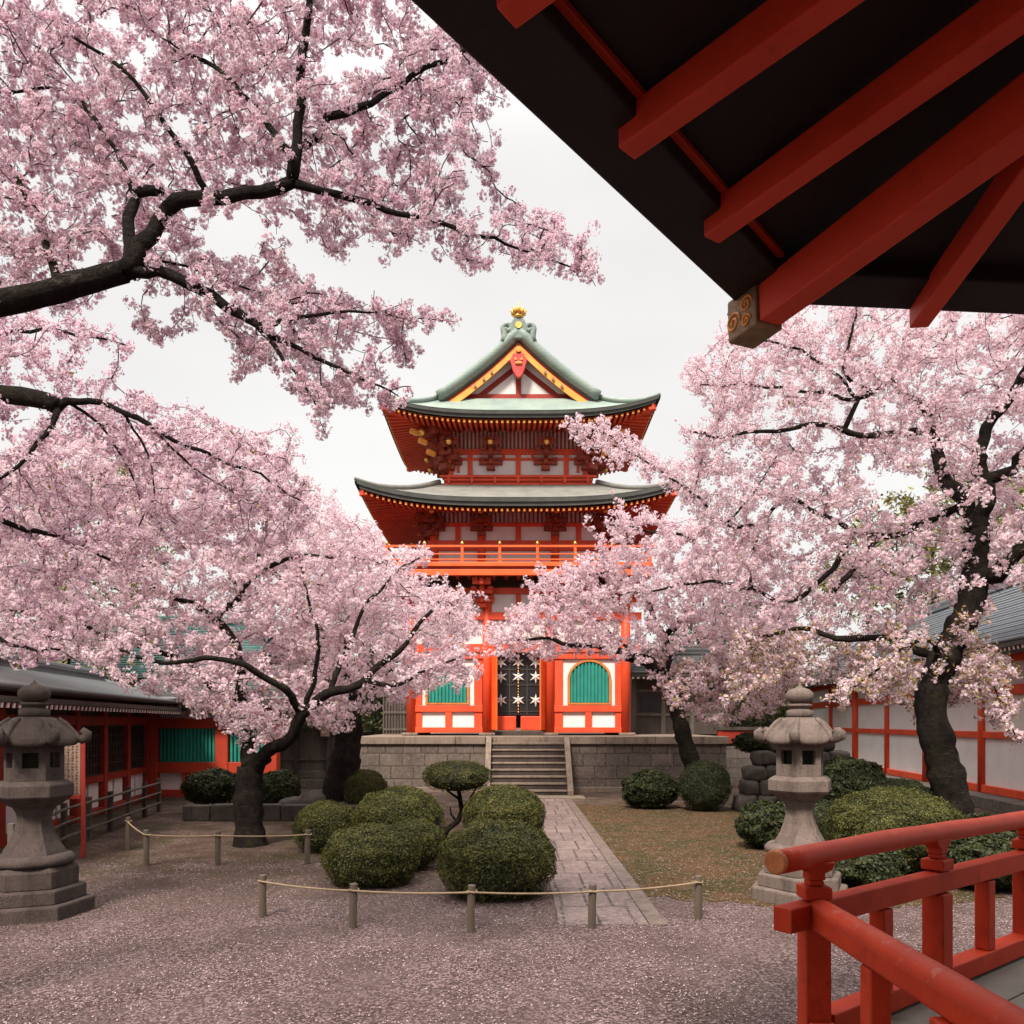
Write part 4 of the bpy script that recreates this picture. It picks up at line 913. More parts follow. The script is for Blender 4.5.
# ------------------------------------------------------------------ clipped bushes
def bush(label, x, y, hw, top, bot=.1, hd=None, seed=1, name='round_bush', n=None, leaf=.0165, tones=None, group='clipped evergreen bushes', rough=.075, stem=True, sq=.85):
    rg = np.random.default_rng(seed); hd = hd or hw * .92; hz = (top - bot) * (.55 if bot < .15 else .5); cz = top - hz
    o = thing(name, label, 'bush', (x, y, 0), 0, group)
    n = n or int(30000 * (hw / .75) ** 2 * (.6 + .5 * hz / .45)); off = rg.uniform(-50, 50, 3)
    d = rg.normal(size=(n, 3)); d /= np.linalg.norm(d, axis=1)[:, None]
    d[:, 2] = np.where((d[:, 2] < -.2) & (rg.random(n) < .6), -d[:, 2], d[:, 2])
    lump = np.array([mnoise.noise(Vector(q * 2.6 + off)) + .6 * mnoise.noise(Vector(q * 6.5 + off)) for q in d])
    r = 1 + rough * lump + rg.normal(0, .016, n) - .16 * rg.random(n) ** 4
    dd = np.sign(d) * np.abs(d) ** sq; dd /= (np.linalg.norm(dd, axis=1)[:, None]) ** .6
    p = dd * r[:, None] * np.array([hw, hd, hz]) + np.array([0, 0, cz])
    kp = p[:, 2] > .015; p, d, lump = p[kp], d[kp], lump[kp]; n = len(p)
    nr = d / np.array([hw, hd, hz]); nr /= np.linalg.norm(nr, axis=1)[:, None]; nr += rg.normal(0, .55, (n, 3))
    Fm = frames(nr, rg); T = np.array([(-1, 0, 0), (0, -.5, .18), (1, 0, 0), (0, .5, .18)]); s = leaf * rg.uniform(.6, 1.3, n)
    v = np.einsum('nij,kj->nki', Fm, T) * s[:, None, None] + p[:, None]
    pal = np.array(tones or [(0.0607, 0.0638, 0.0137), (0.0824, 0.083, 0.0176), (0.0405, 0.0466, 0.0107), (0.115, 0.106, 0.0254), (0.0258, 0.0313, 0.00876)])
    w = rg.random(n) + .35 * lump; idx = np.clip((w * len(pal)).astype(int), 0, len(pal) - 1); perm = np.array([4, 2, 0, 1, 3])[:len(pal)] if len(pal) == 5 else np.arange(len(pal))
    tn = pal[perm[idx]] * rg.uniform(.8, 1.2, (n, 1))
    npmesh('foliage', v.reshape(-1, 3), np.arange(4 * n).reshape(-1, 4), M['leaf'], o, np.repeat(tn, 4, 0))
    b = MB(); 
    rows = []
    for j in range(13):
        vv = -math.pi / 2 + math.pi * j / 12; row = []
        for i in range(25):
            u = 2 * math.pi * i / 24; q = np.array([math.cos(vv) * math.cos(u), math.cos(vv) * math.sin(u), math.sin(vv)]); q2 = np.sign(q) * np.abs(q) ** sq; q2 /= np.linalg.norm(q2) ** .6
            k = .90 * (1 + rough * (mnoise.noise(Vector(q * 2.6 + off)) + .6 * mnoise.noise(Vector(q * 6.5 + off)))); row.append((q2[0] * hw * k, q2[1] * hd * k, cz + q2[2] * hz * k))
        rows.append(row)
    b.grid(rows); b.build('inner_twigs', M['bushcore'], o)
    if stem:
        b = MB()
        for i in range(5): a = i * 1.26 + seed; b.tube([(.1 * math.cos(a), .1 * math.sin(a), -.03), (.3 * hw * math.cos(a), .3 * hw * math.sin(a), max(bot + .1, cz - hz * .3))], [.025, .015], 6)
        b.build('stem', M['twig'], o)
    return o
bush('largest round clipped bush beside the stone path', -.21, 11.1, .81, 1.02, -.02, seed=1)
bush('round clipped bush behind the rope at the left front', -2.08, 11.9, .71, .88, -.03, seed=2)
bush('wide domed bush behind the left front bush', -2.02, 14.3, .79, 1.24, .0, seed=3)
bush('domed bush right of the little cloud pruned tree', -.16, 15.3, .77, 1.19, .05, seed=4)
bush('low dark bush near the large cherry trunk', -3.46, 14.9, .60, .91, .0, seed=5)
bush('small bush tucked between the two front bushes', -1.62, 13.1, .52, .80, .1, seed=6)
bush('small dark dome bush before the terrace wall at left', -3.72, 20.2, .58, 1.2, .1, seed=7)
DK = [(.026, .034, .011), (.038, .045, .014), (.017, .024, .008), (.052, .055, .018), (.012, .016, .006)]
bush('loose leafy shrub below the green slatted window', -7.95, 21.3, .75, 1.12, .2, seed=8, tones=DK, leaf=.035, rough=.16, n=11000, name='leafy_shrub')
bush('leafy shrub just behind the large cherry trunk', -6.25, 21.5, .55, 1.1, .12, seed=9, tones=DK, leaf=.036, rough=.14, n=9000, name='leafy_shrub')
bush('low loose bush left of the dark round bush at right', 3.85, 22.3, .75, 1.0, .1, seed=10, tones=DK, rough=.16, leaf=.04)
bush('dark round bush before the boulder wall', 5.2, 21.6, .68, 1.34, .1, seed=11, tones=DK)
bush('big clipped bush behind the red railing', 6.1, 12.8, 1.02, 1.32, .1, seed=12, hd=.9)
bush('tall leafy shrub between the lantern and the white corridor', 7.3, 17.3, .75, 1.62, .2, seed=13, tones=DK, leaf=.036, rough=.18, n=15000, name='leafy_shrub')
bush('domed bush behind the big bush at right', 7.35, 15.3, .72, 1.3, .15, seed=14, tones=DK, rough=.1)
bush('loose shrub left of the right stone lantern', 4.85, 15.2, .55, .86, .08, seed=15, tones=DK, leaf=.036, rough=.2, n=9000, name='leafy_shrub')
bush('clipped bush half hidden behind the right lantern', 5.55, 14.3, .55, 1.0, .1, seed=16, tones=DK)
bush('small bush growing on top of the boulder wall', 7.05, 22.6, .75, 2.1, 1.5, seed=17, tones=DK, leaf=.04, rough=.2, n=4000, stem=False)
bush('low spreading shrub seen through the red railing', 5.0, 11.7, .7, .62, .05, seed=18, tones=DK, leaf=.034, rough=.18, n=13000, name='leafy_shrub')
bush('low shrub under the far end of the red railing', 7.0, 11.6, .8, .75, .05, seed=19, tones=DK, leaf=.034, rough=.18, n=13000, name='leafy_shrub')
bush('dark shrub at the foot of the right cherry trunk', 8.0, 13.6, .7, .8, .05, seed=20, tones=DK, leaf=.034, rough=.18, n=6000, name='leafy_shrub')
# cloud pruned little tree
ct = bush('little cloud pruned tree with a curved bare stem and flat dome crown', -1.10, 16.0, .70, 1.62, 1.0, seed=21, name='cloud_pruned_tree', stem=False, n=9000)
ct['category'] = 'tree'
b = MB(); b.tube([(-.35, 0, -.05), (-.2, 0, .25), (.02, 0, .42), (.1, 0, .62), (.06, 0, .85), (.02, .0, 1.2)], [.07, .06, .055, .05, .045, .03], 8)
for pts in ([(.1, 0, .66), (.25, .05, .85), (.42, .05, 1.15)], [(.06, 0, .85), (-.15, -.05, 1.0), (-.3, -.05, 1.2)], [(.0, 0, .4), (-.12, .02, .55), (-.14, .02, .7)]): b.tube(pts, [.03, .022, .012], 6)
b.build('trunk', M['bark'], ct, smooth=True)

# ------------------------------------------------------------------ veranda with the red railing
RP = M['rail_paint']; C0 = Vector((1.51, 4.0, 0)); U = Vector((.796, .605, 0)); Nn = Vector((.605, -.796, 0)); FZ = .80
ve = thing('veranda', 'raised veranda floor of worn grey boards inside the red railing', 'veranda', (1.51, 4.0, 0))
k = 0; dd = -.02; rr = random.Random(3)
while dd < 6.4:
    w = .36; q = []
    for d_ in (dd, dd + w - .012):
        for X in (1.40, 7.6):
            s = (X - C0.x - d_ * Nn.x) / U.x; p = Nn * d_ + U * s; q.append((p.x, p.y))
    zt_ = FZ + rr.uniform(-.003, .003); vs = [(x, y, z) for z in (FZ - .06, zt_) for x, y in (q[0], q[1], q[3], q[2])]
    b = MB(); b.add(vs, [(0, 1, 2, 3), (7, 6, 5, 4), (0, 4, 5, 1), (1, 5, 6, 2), (2, 6, 7, 3), (3, 7, 4, 0)]); b.build('floor_board', M['deck'], ve, bevel=.006); dd += w; k += 1
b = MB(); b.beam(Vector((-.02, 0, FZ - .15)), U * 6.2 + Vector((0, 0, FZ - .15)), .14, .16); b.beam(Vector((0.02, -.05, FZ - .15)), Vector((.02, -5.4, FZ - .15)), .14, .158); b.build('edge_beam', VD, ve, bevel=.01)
b = MB()
for p in ((.1, -.15), (.1, -1.5), (.1, -3.2), (1.2, .8), (2.6, 1.9), (4.0, 2.9)): b.box(p[0] - .07, p[0] + .07, p[1] - .07, p[1] + .07, -.05, FZ - .235)
b.build('support_post', M['greywood'], ve, bevel=.01)
rl = thing('red_railing', 'weathered vermilion railing turning a corner above the gravel', 'railing', (1.51, 4.0, 0))
ZL, ZM, ZBt = 1.735, 1.45, .93
def along(s, dirv, z): return dirv * s + Vector((0, 0, z))
Dn = Vector((.012, -1, 0)).normalized()
b = MB(); pts = [along(s, U, ZL + .008 * math.sin(s * 2)) for s in np.linspace(-.30, 6.2, 40)]; b.tube(pts, [.057 + .002 * math.sin(i * 1.3) for i in range(40)], 20); b.build('top_rail', M['rail_worn'], rl, smooth=True, bevel=0)
b = MB(); b.tube([along(-.335, U, ZL - .003), along(-.30, U, ZL)], [.060, .059], 20); b.build('rail_end_cap', M['rail_end'], rl, bevel=.01)
b = MB(); b.beam(along(-.27, U, ZM), along(6.2, U, ZM), .10, .12); b.build('middle_rail', RP, rl, bevel=.007, seg=3)
b = MB(); b.beam(along(.095, Dn, ZM - .015), along(6.2, Dn, ZM - .015), .11, .105)
b.build('middle_rail', RP, rl, bevel=.02, seg=3)
b = MB(); b.tube([along(s, Dn, ZM + .028) for s in np.linspace(.06, 6.2, 30)], .056, 20); b.build('worn_handrail', M['rail_worn'], rl, smooth=True)
for dv, s0 in ((U, .09), (Dn, .09)):
    b = MB(); b.beam(along(s0, dv, ZBt - .055), along(6.2, dv, ZBt - .055), .12, .115); b.build('bottom_rail', RP, rl, bevel=.007, seg=3)
def rpost(p, dv, tall=True, main=True):
    a = math.atan2(dv.y, dv.x); T = Matrix.Translation(p) @ Matrix.Rotation(a, 4, 'Z')
    def tb(boxes, nm, bev=.01):
        q = MB()
        for bx_ in boxes: q.box(*bx_)
        q.v = [tuple(T @ Vector(v)) for v in q.v]; return q.build(nm, RP, rl, bevel=bev, seg=3)
    h = .064
    if main:
        tb([(-h, h, -h, h, .35, ZM - .069)], 'post'); tb([(-h - .004, h + .004, -h - .004, h + .004, ZM + .069, ZM + .135), (-h + .025, h - .025, -h + .025, h - .025, ZM + .136, ZM + .165)], 'post_block')
        q = MB(); q.add([T @ Vector(v) for v in [(x * sx, y, z) for z, sx in ((ZM + .166, .045), (ZM + .2, .04), (ZL - .07, .075), (ZL - .03, .095)) for x, y in ((-1, -.045), (1, -.045), (1, .045), (-1, .045))]],
              [(3, 2, 1, 0), (12, 13, 14, 15)] + [(i * 4 + j, i * 4 + (j + 1) % 4, i * 4 + 4 + (j + 1) % 4, i * 4 + 4 + j) for i in range(3) for j in range(4)]); q.build('rail_cradle', RP, rl, bevel=.008)
    else: tb([(-.05, .05, -.045, .045, ZBt + .003, ZM - .072)], 'baluster')
rpost(Vector((0, 0, 0)), Vector((1, 0, 0)))
for s in (1.3, 2.6, 3.9, 5.2): rpost(U * s, U)
for s in (.65, 1.95, 3.25, 4.55): rpost(U * s, U, main=False)
for s in (.66, 1.95, 3.25): rpost(Dn * s, Dn, main=False)
for s in (1.3, 2.6, 3.9):
    T = Dn * s; b = MB(); b.box(T.x - .08, T.x + .08, T.y - .08, T.y + .08, .35, ZM - .07); b.build('post', RP, rl, bevel=.01)

# ------------------------------------------------------------------ eave of the octagonal hall we stand under
K = Vector((1.17, 4.2, 0)); OC = Vector((4.17, -1.61, 0)); OR = (K - OC).length; a0 = math.atan2((K - OC).y, (K - OC).x)
oh = thing('octagonal_hall', 'dark hall eave with fanned red rafters jutting overhead above the railing', 'hall', OC)
def ring(r, z, n=8): return [(r * math.cos(a0 - i * math.pi / 4), r * math.sin(a0 - i * math.pi / 4), z) for i in range(n)]
def band(b, rs): 
    base = []; 
    for r, z in rs: base += ring(r, z)
    b.add(base, [(k * 8 + i, k * 8 + (i + 1) % 8, k * 8 + 8 + (i + 1) % 8, k * 8 + 8 + i) for k in range(len(rs) - 1) for i in range(8)])
ZE = 4.60
b = MB(); band(b, [(OR, ZE + .12), (OR, ZE + .34), (OR * .7, ZE + 1.1), (OR * .4, ZE + 2.3), (.3, ZE + 4.2), (.05, ZE + 4.3)]); rf = b.build('roof', M['tile'], oh)
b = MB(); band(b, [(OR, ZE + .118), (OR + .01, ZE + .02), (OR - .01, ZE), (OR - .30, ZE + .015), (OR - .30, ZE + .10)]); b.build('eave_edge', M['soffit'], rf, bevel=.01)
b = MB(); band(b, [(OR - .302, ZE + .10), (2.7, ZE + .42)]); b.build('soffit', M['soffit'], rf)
b = MB(); p0_, p1_ = ring(OR - .32, ZE + .085)[7], ring(OR - .32, ZE + .085)[0]; b.beam(p0_, p1_, .03, .022); b.build('eave_strip', M['rail_paint'], rf)
rfm = mat('rafter_paint', (.68, .055, .018), (.55, .042, .015), (.36, .03, .013), 1.4, 40, .6, .1)
def rafter(e, dv, L, w=.098, h=.135, zb=ZE - .06, sl=.035):
    e = Vector((e[0], e[1], 0)) - OC; dv = Vector((dv[0], dv[1], 0)).normalized(); b = MB()
    b.beam(e + Vector((0, 0, zb + h / 2)), e + dv * L + Vector((0, 0, zb + h / 2 + sl * L)), w, h)
    return b.build('rafter', rfm, rf, bevel=.008)
rafter((.43, 3.02), (.68, -.73), 3.6); rafter((.885, 3.56), (.56, -.83), 3.7); rafter((-.02, 2.44), (.78, -.62), 3.4)
rafter((2.17, 4.27), (-.12, -.99), 1.7, zb=ZE - .10); rafter((3.3, 4.3), (0.02, -1), 4.0); rafter((4.4, 4.4), (-.05, -1), 4.0); rafter((5.5, 4.4), (-.2, -1), 4.0); rafter((-.45, 1.8), (.9, -.42), 3.0)
hd_ = Vector((.40, -.917, 0)); e = K + Vector((.07, .03, 0)) - OC
b = MB(); b.beam(e + hd_ * .17 + Vector((0, 0, ZE - .075)), e + hd_ * 4.2 + Vector((0, 0, ZE + .09)), .135, .20); b.build('hip_rafter', rfm, rf, bevel=.01)
b = MB(); b.beam(e + hd_ * -.05 + Vector((0, 0, ZE - .087)), e + hd_ * .172 + Vector((0, 0, ZE - .077)), .172, .225); cap_ = b.build('rafter_end_cap', M['bronze'], rf, bevel=.012)
b = MB(); sd = Vector((-hd_.y, hd_.x, 0))       # scrollwork raised on the cap's faces
def scroll(cen, ax, r0, dr=1):
    b.tube([cen + ax * (dr * r0 * (1 - q / 24) * math.cos(q * .5)) + Vector((0, 0, r0 * (1 - q / 24) * math.sin(q * .5))) for q in range(22)], .007, 6)
for sg_ in (-1, 1):
    for cx_, cz_, r0 in ((.0, -.11, .055), (.10, -.055, .045), (.10, -.14, .035)): scroll(e + hd_ * cx_ + sd * sg_ * .087 + Vector((0, 0, ZE + cz_)), hd_, r0)
    scroll(e - hd_ * .052 + sd * sg_ * .04 + Vector((0, 0, ZE - .04)), sd, .038, sg_); scroll(e - hd_ * .052 + sd * sg_ * .04 + Vector((0, 0, ZE - .13)), sd, .045, -sg_)
b.build('scrollwork', M['gilt'], cap_, smooth=True)
b = MB(); band(b, [(2.6, 0), (2.6, 5.1)]); b.build('wall', M['plaster'], oh)
for i in range(8):
    p = ring(2.66, 0)[i]; b = MB(); b.tube([(p[0], p[1], 0), (p[0], p[1], 4.95)], .16, 14); b.build('column', V, oh, smooth=True)
b = MB(); band(b, [(2.63, .8), (2.72, .8), (2.72, 1.05), (2.63, 1.05)]); band(b, [(2.63, 3.6), (2.73, 3.6), (2.73, 3.9), (2.63, 3.9)]); b.build('tie_beam', V, oh)

bush('tall dark evergreen hedge filling the gap left of the gate', -11.5, 46, 6.5, 6.2, .0, hd=1.6, seed=31, tones=DK, leaf=.12, rough=.12, n=14000, name='hedge', group='hedges behind the court')
bush('tall dark evergreen hedge behind the storehouse and boulder wall', 13.0, 46.5, 6.5, 6.0, .0, hd=1.6, seed=32, tones=DK, leaf=.12, rough=.12, n=14000, name='hedge', group='hedges behind the court')
# ------------------------------------------------------------------ cherry trees: hand-placed limbs, twigs grown through the crown, flower clusters along twigs
class Skel:
    def __init__(s, seed): s.p = []; s.par = []; s.dir = []; s.rad = []; s.chains = []; s.rng = np.random.default_rng(seed)
    def add(s, p, par, d, r): s.p.append(np.array(p, float)); s.par.append(par); s.dir.append(d); s.rad.append(r); return len(s.p) - 1
    def limb(s, pts, r0, r1, step=.10, wob=.05, root=False):
        pts = [np.array(p, float) for p in pts]
        if not root: r0, r1 = r0 * .8, r1 * .85
        # Catmull-Rom through the given points
        q = [2 * pts[0] - pts[1]] + pts + [2 * pts[-1] - pts[-2]]; out = []
        for i in range(1, len(q) - 2):
            n = max(2, int(np.linalg.norm(q[i + 1] - q[i]) / step))
            for k in range(n):
                t = k / n; out.append(.5 * ((2 * q[i]) + (q[i + 1] - q[i - 1]) * t + (2 * q[i - 1] - 5 * q[i] + 4 * q[i + 1] - q[i + 2]) * t * t + (3 * q[i] - q[i - 1] - 3 * q[i + 1] + q[i + 2]) * t ** 3))
        out.append(pts[-1]); n = len(out)
        par = -1
        if not root and s.p:
            D = np.linalg.norm(np.array(s.p) - out[0], axis=1); par = int(np.argmin(D))
            if D[par] < s.rad[par] * 1.5 + .1: out = out[1:]; n = len(out)
        ch = [par] if par >= 0 else []
        for i, p in enumerate(out):
            t = i / max(1, n - 1); d = out[min(i + 1, n - 1)] - out[max(i - 1, 0)]; d = d / (np.linalg.norm(d) + 1e-9)
            w = s.rng.normal(0, wob * step, 3) if 0 < i < n - 1 else 0
            if not root and 0 < i < n - 1:
                amp = min(.11, 1.4 * r0) * min(1, i / 4, (n - 1 - i) / 4); fr = .5 / max(amp, .02) * .35
                w = w + amp * np.array([mnoise.noise(Vector((p[0] * fr, p[1] * fr, p[2] * fr + k_ * 9.7))) for k_ in range(3)])
            par = s.add(p + w, par, d, r0 + (r1 - r0) * t ** .8); ch.append(par)
        s.chains.append((ch, True)); return s
    def grow(s, att, step=.16, kink=.10, r_tip=.004, up=.15, rtw=.012, side=.035, shoots=.06):
        thin = [i for i in range(len(s.p)) if s.rad[i] < side]
        if thin:
            k = len(thin); reps = 2; base_ = np.repeat(np.array(s.p)[thin], reps, 0); dd_ = np.repeat(np.array(s.dir)[thin], reps, 0)
            att = np.vstack([att, base_ + dd_ * step * s.rng.uniform(.3, 1.6, (k * reps, 1)) + s.rng.normal(0, step * .9, (k * reps, 3)) + (0, 0, step * .3)])
        cm = att.mean(0); far = att[s.rng.random(len(att)) < shoots]; v_ = far - cm; v_[:, 1] *= .3; v_ /= np.linalg.norm(v_, axis=1)[:, None]
        att = np.vstack([att, far + (v_ * .75 + (0, 0, .15)) * step * s.rng.uniform(1.5, 4.5, (len(far), 1))])
        P0 = np.array(s.p); D = np.min(np.linalg.norm(att[:, None] - P0[None], axis=2), axis=1) if len(att) * len(P0) < 4e7 else np.array([np.min(np.linalg.norm(P0 - a, axis=1)) for a in att])
        cap = len(s.p) + len(att) * 14; A = np.zeros((cap, 3)); Dd = np.zeros((cap, 3)); m = len(s.p); A[:m] = P0; Dd[:m] = np.array(s.dir)
        for a in att[np.argsort(D)]:
            v = a - A[:m]; L = np.linalg.norm(v, axis=1) + 1e-6; c = np.einsum('ij,ij->i', v, Dd[:m]) / L
            i = int(np.argmin(L * (1.0 + .55 * (1 - c)))); l = L[i]
            if l < step * .5: continue
            p0 = A[i]; cpt = p0 + Dd[i] * l * .38 + np.array([0, 0, up * l]) * .3 + s.rng.normal(0, kink * l, 3)
            n = min(13, max(2, int(l / step))); par = i; ch = [i]; prev = p0
            for k in range(1, n + 1):
                t = k / n; q = (1 - t) ** 2 * p0 + 2 * t * (1 - t) * cpt + t * t * a
                if k < n: q = q + s.rng.normal(0, .025 * step * 3, 3)
                d = q - prev; d /= np.linalg.norm(d) + 1e-9
                par = s.add(q, par, d, 0); A[m] = q; Dd[m] = d; m += 1; ch.append(par); prev = q
            s.chains.append((ch, False))
        n = len(s.p); acc = np.zeros(n); par = np.array(s.par); rad = np.array(s.rad, float); e = 2.3
        for i in range(n - 1, -1, -1):
            if rad[i] == 0: rad[i] = min(max(r_tip, acc[i] ** (1 / e)), rtw * 4)
            if par[i] >= 0: acc[par[i]] += min(rad[i], rtw) ** e if True else 0
        s.rad = list(rad); return s
    def wood(s, parent, base, name='branchwork', ntrunk=12):
        b = MB(); base = np.array(base); tb = MB()
        for ci, (ch, limb) in enumerate(s.chains):
            if len(ch) < 2: continue
            rs = [s.rad[i] for i in ch]
            if limb:
                if s.par[ch[0]] >= -1 and ci > 0: rs[0] = min(rs[0], rs[1] * 1.25)
                n = 20 if max(rs) > .1 else (12 if max(rs) > .04 else 8); pts = [s.p[i] - base for i in ch]
                rr = [r * (1 + .05 * math.sin(i * .9 + ci) + .04 * math.sin(i * 2.1)) for i, r in enumerate(rs)]
                v0 = len(tb.v); tb.tube(pts, rr, n)
                for i in range(len(pts)):                       # lumpy bark, knots and old cuts
                    for j in range(n):
                        q = Vector(tb.v[v0 + i * n + j]); cc = Vector(pts[i]); w = q - cc; k = min(1, rr[i] / .06)
                        f = 1 + k * (.10 * mnoise.noise(q * (.8 / max(rr[i], .05)) + Vector((ci, 3, 1))) + .09 * mnoise.noise(q * (2.6 / max(rr[i], .05))) + .05 * mnoise.noise(q * (6 / max(rr[i], .05))))
                        tb.v[v0 + i * n + j] = tuple(cc + w * f)
            else:
                rs[0] = min(rs[0], rs[1]); b.tube([s.p[i] - base for i in ch], rs, 5 if rs[0] > .012 else 4, cap=False)
        o = tb.build('trunk', M['bark'], parent, smooth=True)
        if any(not l for _, l in s.chains): b.build(name, M['twig'], parent, smooth=True)
        return o
    def spots(s, rng, rmax, gap, jit, holes=None, skip=.0):
        """cluster centres along thin twigs"""
        out = []; dr = []
        for ch, limb in s.chains:
            acc = rng.random() * gap
            for i, j in zip(ch[:-1], ch[1:]):
                if s.rad[j] > rmax: continue
                a, c = s.p[i], s.p[j]; L = np.linalg.norm(c - a); 
                while acc < L:
                    if rng.random() > skip: out.append(a + (c - a) * acc / L); dr.append((c - a) / L)
                    acc += gap * rng.uniform(.6, 1.4)
                acc -= L
        out = np.array(out); return out + rng.normal(0, jit, out.shape)

PINK = np.array([(.945, .885, .91), (.94, .85, .885), (.955, .925, .94), (.92, .77, .82)])
def flowers(parent, base, cen, rng, R0, nf, fs, detail, name='blossom', pal=PINK, deep=(.64, .31, .39), chunk=None):
    """pompon clusters: nf flowers on a ball of radius R0 round each centre; each flower has five petals"""
    k = len(cen); n = k * nf; d = rng.normal(size=(n, 3)); d /= np.linalg.norm(d, axis=1)[:, None]
    Rc = np.repeat(R0 * rng.uniform(.6, 1.35, k), nf); p = np.repeat(cen, nf, 0) + d * (Rc * rng.uniform(.45, 1.05, n))[:, None]
    nr = d + rng.normal(0, .42, (n, 3)); Fm = frames(nr, rng); s = fs * rng.uniform(.75, 1.2, n)
    ctone = np.repeat(pal[rng.integers(0, len(pal), k)] * rng.uniform(.92, 1.05, (k, 1)), nf, 0); ft = ctone * .65 + .35 * pal[rng.integers(0, len(pal), n)]
    if detail:          # five separate notched petals, each a cupped quad, all sharing the heart
        vs = [(0, 0, -.10)]; fc = []
        for q in range(5):
            a = q * 2 * math.pi / 5; w = .52
            vs += [(.62 * math.cos(a - w), .62 * math.sin(a - w), .12), (1.0 * math.cos(a), 1.0 * math.sin(a), .30), (.62 * math.cos(a + w), .62 * math.sin(a + w), .12)]
            fc.append((0, 1 + 3 * q, 2 + 3 * q, 3 + 3 * q))
        ts = np.array([0] + [.85, 1.04, .85] * 5)
    else:               # five-lobed star fan
        vs = [(0, 0, -.12)]; fc = []
        for q in range(5):
            a = q * 2 * math.pi / 5; vs += [(math.cos(a), math.sin(a), .12), (.58 * math.cos(a + .628), .58 * math.sin(a + .628), .04)]
        fc = [(0, 1 + 2 * q, 2 + 2 * q, 1 + (2 * q + 9) % 10) for q in range(5)]
        fc = [(0, 1 + (2 * q + 9) % 10, 1 + 2 * q, 2 + 2 * q) for q in range(5)]
        ts = np.array([0.0] + [1.0, .9] * 5)
    bud = rng.random(n) < .10; ft *= rng.uniform(.84, 1.03, (n, 1)); ft[bud] = np.array([.30, .10, .13]) * rng.uniform(.7, 1.4, (bud.sum(), 1)); s[bud] *= .48
    p[bud] += d[bud] * (Rc[bud] * .35)[:, None]
    T = np.array(vs, np.float32); fc = np.array(fc, np.int32); m = len(T)
    v = np.einsum('nij,kj->nki', Fm.astype(np.float32), T) * s[:, None, None].astype(np.float32) + (p - np.array(base))[:, None].astype(np.float32)
    faces = (fc[None] + (np.arange(n, dtype=np.int32) * m)[:, None, None]).reshape(-1, 4)
    deep = np.array(deep); tone = ft[:, None] * ts[None, :, None] + deep * (ts == 0)[None, :, None]
    return npmesh(name, v.reshape(-1, 3), faces, M['petal'], parent, np.clip(tone.reshape(-1, 3), 0, .93))
def leaves(parent, base, cen, rng, nf, spread, ls, pal, name='leaves'):
    k = len(cen); n = k * nf; p = np.repeat(cen, nf, 0) + rng.normal(0, spread, (n, 3)); nr = rng.normal(size=(n, 3)) + np.array([0, -.2, .8]); Fm = frames(nr, rng)
    T = np.array([(-1, 0, 0), (0, -.38, .1), (1, 0, -.06), (0, .38, .1)]); s = ls * rng.uniform(.6, 1.25, n)
    v = np.einsum('nij,kj->nki', Fm, T) * s[:, None, None] + (p - np.array(base))[:, None]
    tone = np.array(pal)[rng.integers(0, len(pal), n)] * rng.uniform(.8, 1.2, (n, 1))
    return npmesh(name, v.reshape(-1, 3), np.arange(4 * n).reshape(-1, 4), M['leaf'], parent, np.repeat(tone, 4, 0))
def unproject(q, Y): return np.stack([(q[:, 0] - 512) * Y / F, Y, EYE + (HY - q[:, 1]) * Y / F], 1)
BRONZE = [(.28, .15, .05), (.22, .17, .05), (.30, .21, .07), (.16, .15, .045)]
def depths(q, rng, y0, th, slope=0, cx=512):
    return y0 + slope * (q[:, 0] - cx) + th * np.clip(rng.normal(0, .5, len(q)), -1, 1)
def tree_base(name, label, base, group='cherry trees in full bloom'): return thing(name, label, 'tree', base, 0, group)

QUAL = 1.0
def clump(p, seed, f=1.15, cut=-.16):
    """thin the crown where a slow 3-D noise is low, so boughs separate and sky shows between them"""
    k = np.array([mnoise.noise(Vector((q[0] * f, q[1] * f * .8, q[2] * f * 1.5)) + Vector((seed * 7.3, 1, 2))) for q in p]); return p[k > cut]
